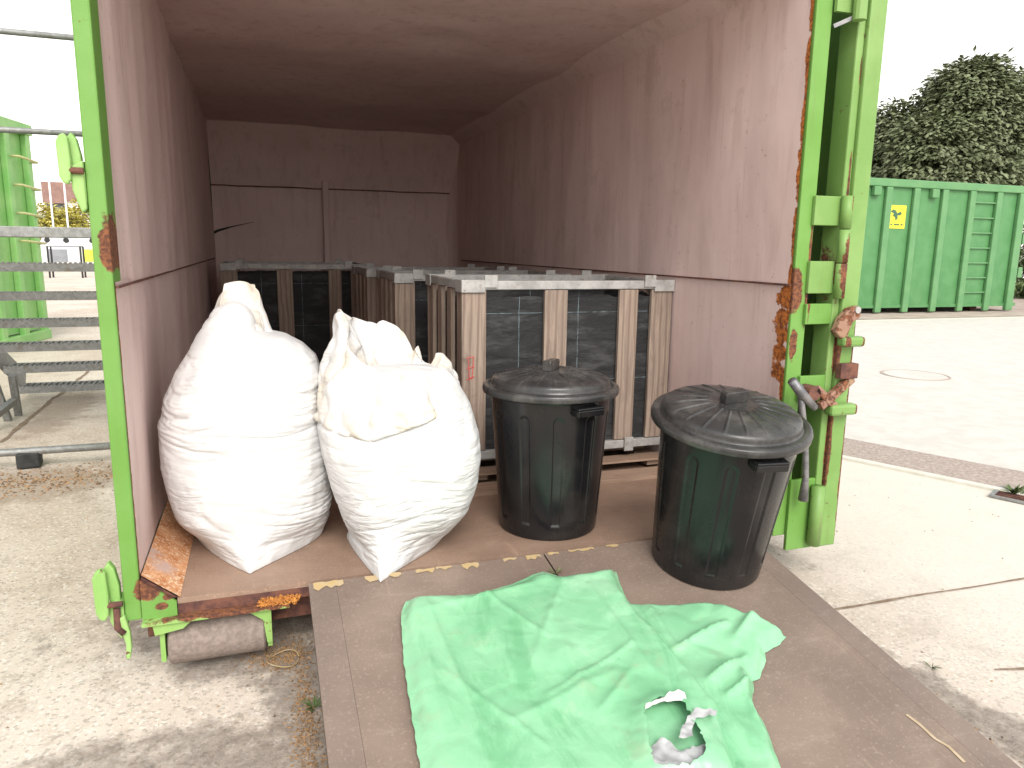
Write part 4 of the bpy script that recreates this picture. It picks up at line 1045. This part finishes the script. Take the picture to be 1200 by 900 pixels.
# ------------------------------------------------------------------ sacks
def make_sack(name, label, yc, left, right, tipx, tipy, depth, ybl=.10, ybr=-.02, tpow=.72, nth=300, nz=230, seed=0, wr=1.0, ztop=None):
    L = sorted([(P(a, b, 1, yc).z, P(a, b, 1, yc).x) for a, b in left]); Rr = sorted([(P(a, b, 1, yc).z, P(a, b, 1, yc).x) for a, b in right])
    zt = ztop if ztop is not None else min(L[-1][0], Rr[-1][0])
    tip = P(tipx, tipy, 2, 0.0)
    e = empty(name, (tip.x, yc, 0), label, 'sack', 'full white woven sacks')
    def surf(u, v):
        z = zt * v if v > .04 else zt * .04 * (v/.04)
        th = u * 2 * math.pi
        xl, xr = interp(L, max(z, L[0][0])), interp(Rr, max(z, Rr[0][0]))
        cx, rx = (xl + xr)/2, (xr - xl)/2
        ry = interp(depth, z)
        cs, sn = math.cos(th), math.sin(th); p = .84
        x = cx + rx * math.copysign(abs(cs)**p, cs); yo = math.copysign(abs(sn)**p, sn)
        y = yc + ry * yo
        # pointed bottom corner lying towards us
        wr_ = sstep(xl, xr, x); yb = yc + lerp(ybl, ybr, wr_)
        f = 1 - sstep(.0, .15, z)
        if sn < 0:
            tx = max(0, 1 - abs(x - tip.x) / max(.02, (xr - tip.x if x > tip.x else tip.x - xl)))
            y = lerp(y, yb - (yb - tip.y) * tx ** tpow, f)
        else:
            y = lerp(y, yb + (yc + ry*.8 - yb) * yo, f)
        # the flat top closes
        c = 1.0
        if v > .965: c = math.cos((v - .965)/.035*math.pi/2) ** .6 if v < 1 else .0
        x = cx + (x - cx) * c; y = yc + (y - yc) * c
        # lumps and creases
        nx, ny = cs, sn
        q = Vector((x*3.0 + seed, y*3.0, z*3.0))
        lump = .014 * noise.noise(q)
        zz = z + .03*n3(x*4, y*4, z*4 + seed) + (x - cx)*.12*math.sin(seed + z*3)
        a1 = 1 - abs(noise.noise(Vector((x*2.4 + seed, y*2.4, zz*19)))) * 2
        a2 = 1 - abs(noise.noise(Vector((x*5.0, y*5.0 + seed, zz*48)))) * 2
        low = .35 + .65 * (1 - sstep(.35, .75, z))
        edge = .6 + .6*abs(cs)
        msk = sstep(-.15, .30, noise.noise(Vector((x*2.2 + 9, y*2.2 + seed, z*2.6))))
        cre = (.15 + .85*msk) * (.0095 * max(0, a1)**5 + .0060 * max(0, a2)**5) * low * edge * wr
        big = 1 - abs(noise.noise(Vector((x*1.3 + 4 + seed, y*1.3, zz*3.6)))) * 2
        cre += .008 * max(0, big)**7 * wr
        d = lump * .7 - cre
        fl = sstep(.0, .05, z)
        if z < .02: d = 0
        return Vector((x + nx*d*fl*c, y + ny*d*fl*c, max(0.002, z)))
    bm = bmesh.new(); V = grid(bm, nth, nz, surf, True)
    bm.faces.new(V[0][::-1]); bm.faces.new(V[-1])
    obj('sack_body', bm, M_SACK, e, smooth=True, world=True)
    return e
S1 = make_sack('white_sack', 'full white woven sack leaning by the left wall, pointed peak on top', .42,
    [(262, 352), (250, 362), (238, 378), (222, 405), (203, 438), (190, 466), (184, 495), (190, 545), (204, 588), (216, 618), (228, 640)],
    [(285, 352), (296, 368), (303, 385), (338, 392), (358, 402), (373, 415), (382, 435), (385, 480), (386, 540), (389, 575), (386, 600), (374, 628), (350, 650)],
    293, 673, [(0, .22), (.08, .25), (.25, .275), (.5, .28), (.65, .24), (.76, .17), (.85, .08), (.92, .04)], seed=1.7)
S2 = make_sack('white_sack', 'full white woven sack in the middle with its cream mouth folded over', .22,
    [(405, 425), (388, 440), (378, 470), (372, 500), (376, 530), (386, 570), (396, 600), (410, 628)],
    [(520, 425), (537, 445), (548, 468), (556, 500), (558, 525), (555, 555), (546, 585), (530, 612), (508, 635), (485, 652)],
    446, 683, [(0, .19), (.08, .22), (.2, .26), (.38, .26), (.48, .22), (.58, .17), (.68, .10)], seed=5.1)
def fold_table(tab):   # (angle deg, value) periodic
    t = sorted(tab); return [(t[-1][0] - 360, t[-1][1])] + t + [(t[0][0] + 360, t[0][1])]
def make_cuff(par, name, cx, cy, rx, ry, top, hem, inner, seed, flare, mat, crump=.02):
    T, H_, F = fold_table(top), fold_table(hem), fold_table(flare)
    def f(u, v):
        a = u * 360; th = R(a)
        t, h, fl = interp(T, a), interp(H_, a), interp(F, a)
        if v < .55:
            s = v/.55; z = lerp(h, t, s ** .8); r = lerp(fl, 1.0, s)
        elif v < .65:
            s = (v - .55)/.10; z = t + .006*math.sin(s*math.pi); r = lerp(1.0, .93, s)
        else:
            s = (v - .65)/.35; z = lerp(t, t - inner, s); r = lerp(.93, .40, s)
        x = cx + rx*r*math.cos(th); y = cy + ry*r*math.sin(th)
        k = noise.noise(Vector((x*8 + seed, y*8, z*7))); k2 = 1 - abs(noise.noise(Vector((x*11, y*11 + seed, z*8))))*2; k3 = noise.noise(Vector((x*26, y*26, z*26 + seed)))
        d = crump*(k*1.1 - .8*max(0, k2)**3 + .25*k3)
        return Vector((x + math.cos(th)*d, y + math.sin(th)*d, z + .6*d))
    bm = bmesh.new(); grid(bm, 220, 70, f, True)
    o = obj(name, bm, mat, par, smooth=True, world=True)
    so = o.modifiers.new('thick', 'SOLIDIFY'); so.thickness = .0015
    return o
# angles: 0 = right, 90 = back, 180 = left, 270 = towards us
make_cuff(S2, 'folded_mouth', .815, .23, .185, .15,
    [(0, .685), (12, .70), (22, .655), (35, .665), (48, .72), (55, .69), (70, .765), (90, .80), (110, .80), (130, .82), (150, .845), (168, .865), (180, .835), (200, .765), (225, .70), (255, .665), (285, .64), (315, .625), (340, .64)],
    [(0, .60), (30, .57), (90, .58), (150, .56), (180, .50), (205, .50), (232, .475), (250, .46), (270, .49), (295, .52), (320, .54), (345, .56)],
    .20, 3.3, [(0, 1.36), (90, 1.2), (180, 1.52), (215, 1.62), (250, 1.70), (290, 1.58), (330, 1.42)], M_CUFF, .022)
make_cuff(S1, 'mouth_peak', .318, .42, .075, .07,
    [(0, .85), (20, .90), (45, .935), (90, .945), (135, .94), (165, .905), (195, .86), (230, .82), (270, .80), (310, .80), (340, .80)],
    [(0, .74), (45, .70), (90, .66), (135, .60), (180, .62), (215, .70), (270, .74), (320, .75)],
    .10, 8.3, [(0, 1.7), (90, 2.0), (140, 2.3), (180, 2.4), (215, 2.0), (270, 1.8), (320, 1.6)], M_CUFF, .012)

# ------------------------------------------------------------------ green tarpaulin
def sheet(par, name, outline, holes, mats, step, hfn, thick=.0012, seed=0, dz=0.0, hz=0.0):
    """a crumpled sheet: outline (photo pixels on the ramp) filled with a fine mesh, raised by hfn(x, y, distance to edge)"""
    def dense(poly, jf=30, ja=.004):
        out = []; n = len(poly)
        for i in range(n):
            a, b = poly[i], poly[(i+1) % n]; k = max(1, int((b - a).length/step))
            for j in range(k): 
                p = a.lerp(b, j/k); out.append(p + Vector((n3(p.x*jf, p.y*jf, seed), n3(p.x*jf, p.y*jf, seed + 5))) * ja)
        return out
    O = dense([PR(*p, dz).xy for p in outline]); HS = [dense([PR(*p, hz).xy for p in h], 75, .010) for h in holes]
    allp = list(O); edges = [(i, (i+1) % len(O)) for i in range(len(O))]
    for h in HS:
        k = len(allp); allp += h; edges += [(k + i, k + (i+1) % len(h)) for i in range(len(h))]
    def inside(p, poly):
        c = False; n = len(poly)
        for i in range(n):
            a, b = poly[i], poly[(i+1) % n]
            if (a.y > p.y) != (b.y > p.y) and p.x < (b.x - a.x)*(p.y - a.y)/(b.y - a.y) + a.x: c = not c
        return c
    x0, x1 = min(p.x for p in O), max(p.x for p in O); y0, y1 = min(p.y for p in O), max(p.y for p in O)
    cells = {}
    allo = O
    for p in allo: cells.setdefault((int(p.x//.03), int(p.y//.03)), []).append(p)
    def edist(p):
        best = .06; ci, cj = int(p.x//.03), int(p.y//.03)
        for i in (-2, -1, 0, 1, 2):
            for j in (-2, -1, 0, 1, 2):
                for q in cells.get((ci+i, cj+j), ()):
                    d = (q - p).length
                    if d < best: best = d
        return best
    ny = int((y1 - y0)/(step*.87)); 
    for j in range(ny + 1):
        for i in range(int((x1 - x0)/step) + 2):
            p = Vector((x0 + (i + .5*(j % 2))*step, y0 + j*step*.87))
            if inside(p, O) and not any(inside(p, h) for h in HS) and edist(p) > step*.6: allp.append(p)
    hv = [q for h in HS for q in h]
    vo, _, fo, *_ = delaunay_2d_cdt(allp, edges, [], 1, 1e-6)
    bm = bmesh.new(); vs = []
    for v in vo:
        p = Vector((v.x, v.y)); hd_ = min([(q - p).length for q in hv], default=9); vs.append(bm.verts.new((v.x, v.y, ramp_z(v.y) + .004 + hfn(v.x, v.y, edist(p)) + .016*math.exp(-(hd_/.03)**2))))
    for f in fo:
        c = sum((Vector((vo[i].x, vo[i].y)) for i in f), Vector((0, 0)))/len(f)
        if any(inside(c, h) for h in HS): continue
        try: bm.faces.new([vs[i] for i in f])
        except ValueError: pass
    for f in bm.faces:
        if f.normal.z < 0: f.normal_flip()
    bm.normal_update()
    o = obj(name, bm, mats, par, smooth=True, world=True, recalc=False)
    return o
def ridge(x, y, ax, ay, bx_, by_, h, w):      # a fold running from a to b
    dx, dy = bx_ - ax, by_ - ay; L2 = dx*dx + dy*dy; t = ((x - ax)*dx + (y - ay)*dy)/L2
    tt = max(0, min(1, t)); d = math.hypot(x - ax - tt*dx, y - ay - tt*dy)
    return h * .85 * math.exp(-d/w*1.25) * (math.sin(math.pi*min(1, max(0, .08 + tt*.84))) ** .5)
def facet(x, y, s):
    d, _ = noise.voronoi(Vector((x, y, s))); return d[1] - d[0]
def wr(x, y, s=0):
    wx = x + .05*n3(x*5, y*5, s); wy = y + .05*n3(x*5, y*5, s + 7)
    big = facet(wx*3.2, wy*2.6, s*.37 + .3); sm = facet(wx*9 + 3, wy*8, s*.2); 
    return .020*min(.6, big) + .0050*min(.5, sm) * max(0, min(1, .5 + 2*n3(x*3, y*3, 20 + s))) + .004*n3(x*2.2, y*2.2, 9 + s)
def wr_old(x, y, s=0):
    a = 1 - abs(n3(x*4 + s, y*4, s))*2; b = 1 - abs(n3(x*9, y*9 + s, 2 + s))*2; c = 1 - abs(n3(x*20 + s, y*20, 5))*2
    return .0055*max(0, a)**9 + .0045*max(0, b)**7 + .0022*max(0, c)**5 + .004*n3(x*3, y*3, 9 + s)
tarp = empty('tarpaulin', PR(680, 820), 'crumpled green plastic tarpaulin with a torn taped hole, lying on the ramp', 'tarpaulin')
def PX(*a): q = PR(*a); return q.x, q.y
folds2 = [(*PX(790, 770), *PX(850, 745), .030, .016), (*PX(830, 812), *PX(872, 782), .034, .018), (*PX(862, 760), *PX(885, 730), .026, .014), (*PX(868, 800), *PX(885, 850), .028, .016), (*PX(880, 810), *PX(905, 885), .024, .018), (*PX(850, 830), *PX(882, 812), .028, .012), (*PX(880, 735), *PX(915, 748), .022, .012), (*PX(760, 720), *PX(790, 765), .016, .015)]
def h2(x, y, e): return (sstep(0, .03, e) * .010 + wr(x, y, 4)*2.0*sstep(0, .03, e) + sum(ridge(x, y, *f) for f in folds2) * sstep(-.01, .02, e) + .006*(n3(x*11, y*11, 2) + 1)*sstep(0, .02, e))
sheet(tarp, 'folded_part', [(700, 712), (735, 709), (790, 711), (842, 716), (862, 724), (888, 734), (921, 748), (915, 757), (896, 766), (898, 776), (890, 796), (882, 800), (884, 815), (880, 826), (890, 842), (900, 862), (914, 900), (925, 930), (760, 930), (700, 850)], [], M_TARP, .0085, h2, seed=2)
folds1 = [(*PX(500, 720), *PX(560, 860), .011, .012), (*PX(560, 700), *PX(640, 760), .010, .010), (*PX(660, 690), *PX(620, 800), .010, .012), (*PX(640, 830), *PX(740, 770), .012, .010), (*PX(690, 700), *PX(760, 800), .012, .012), (*PX(520, 800), *PX(640, 890), .010, .012), (*PX(478, 735), *PX(640, 690), .012, .03), (*PX(500, 770), *PX(520, 880), .010, .03), (*PX(640, 720), *PX(700, 860), .012, .035), (*PX(560, 700), *PX(600, 800), .010, .03), (*PX(600, 860), *PX(720, 800), .014, .03), (*PX(740, 800), *PX(700, 850), .014, .02), (*PX(735, 715), *PX(790, 790), .022, .02)]
def h1(x, y, e): return (.013 + .014*sstep(0, .045, e) + wr(x, y, 0)*1.1*sstep(0, .04, e) + sum(ridge(x, y, *f) for f in folds1)*sstep(0, .03, e) + .022*sstep(1.2, 1.5, x)*sstep(0, .03, e))
hole = [(757, 830), (770, 824), (782, 821), (800, 824), (806, 838), (812, 852), (822, 866), (828, 885), (815, 899), (790, 897), (765, 894), (760, 868), (756, 848)]
main = sheet(tarp, 'main_sheet', [(470, 722), (476, 710), (490, 705), (530, 704), (565, 701), (600, 690), (622, 680), (636, 675), (655, 681), (690, 680), (722, 675), (728, 695), (735, 709), (748, 728), (770, 752), (792, 778), (815, 803), (832, 824), (846, 838), (850, 860), (862, 900), (872, 935), (497, 935), (488, 880), (478, 815), (472, 770)], [hole], M_TARP, .0085, h1, seed=0, hz=.050)
def flat(outline, name, m, lift, sd, amp=.01, dz=.045):
    return sheet(main, name, outline, [], m, .008, lambda x, y, e: lift + amp*n3(x*18, y*18, sd) + amp*.8*max(0, 1 - abs(n3(x*30, y*30, sd))*2)**2, seed=sd, dz=dz)
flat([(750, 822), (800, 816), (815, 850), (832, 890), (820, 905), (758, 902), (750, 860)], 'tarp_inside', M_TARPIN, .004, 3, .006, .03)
flat([(764, 868), (775, 862), (786, 868), (800, 878), (812, 874), (826, 872), (829, 890), (820, 902), (770, 905), (763, 890)], 'duct_tape', M_TAPEG, .030, 6, .012)
flat([(795, 866), (800, 848), (806, 838), (815, 832), (840, 833), (839, 841), (815, 842), (812, 852), (812, 868)], 'duct_tape', M_TAPEG, .066, 8, .010, .07)
flat([(775, 823), (785, 812), (795, 809), (803, 814), (804, 822), (790, 822)], 'torn_film', M_TAPEW, .056, 9, .008, .06)
flat([(757, 831), (757, 825), (778, 816), (790, 815), (786, 822), (770, 824)], 'torn_film', M_TAPEW, .056, 10, .006, .06)

# ------------------------------------------------------------------ small litter on the ground
M_LITTER = m_leaf('brown_litter', (0.13, 0.08, 0.05), (0.34, 0.20, 0.10), (0.22, 0.15, 0.06))
M_LITTERO = m_leaf('orange_litter', (0.16, 0.09, 0.04), (0.34, 0.19, 0.08), (0.16, 0.15, 0.06))
def litter(name, area, n, s, m, seed):
    rr = random.Random(seed); bm = bmesh.new()
    for i in range(n):
        x, y = area(rr)
        a = rr.uniform(0, 6.28); k = s*rr.uniform(.4, 1.4); h = k*rr.uniform(.2, .6)
        v = []
        for t in range(4):
            b = a + t*math.pi/2 + rr.uniform(-.3, .3); v.append(bm.verts.new((x + math.cos(b)*k*(1 if t % 2 else .5), y + math.sin(b)*k*(1 if t % 2 else .5), GZ + .001)))
        tp_ = bm.verts.new((x, y, GZ + h + .002))
        for t in range(4): bm.faces.new((v[t], v[(t+1) % 4], tp_))
    obj(name, bm, m, kind='stuff')
g_ = lambda r, cx, cy, sx_, sy_: (r.gauss(cx, sx_), r.gauss(cy, sy_))
litter('gravel', lambda r: g_(r, -1.0, 2.35, .55, .13), 1500, .011, M_LITTER, 1)
litter('ground_litter', lambda r: g_(r, .455, -.42, .022, .25), 1300, .0045, M_LITTERO, 2)
litter('ground_litter', lambda r: g_(r, .40, .03, .06, .05), 900, .0045, M_LITTERO, 3)
litter('ground_litter', lambda r: (r.uniform(-.8, 6), r.uniform(-1.2, 3)), 500, .005, M_LITTER, 4)
litter('ground_litter', lambda r: (r.gauss(2.2, .06), r.uniform(-1.3, -.5)), 350, .006, M_LITTER, 5)
bm = bmesh.new(); c_ = P(808, 760, 2, GZ) if 0 else P(332, 776, 2, GZ)
tube(bm, [(c_.x + .05*math.cos(t), c_.y + .05*math.sin(t), GZ + .012 + .006*math.sin(2*t)) for t in [i*.35 for i in range(19)]], .0018, 6)
tag(obj('straw_loop', bm, M_TAPE, smooth=True), 'thin straw coloured loop of string lying by the roller', 'string')
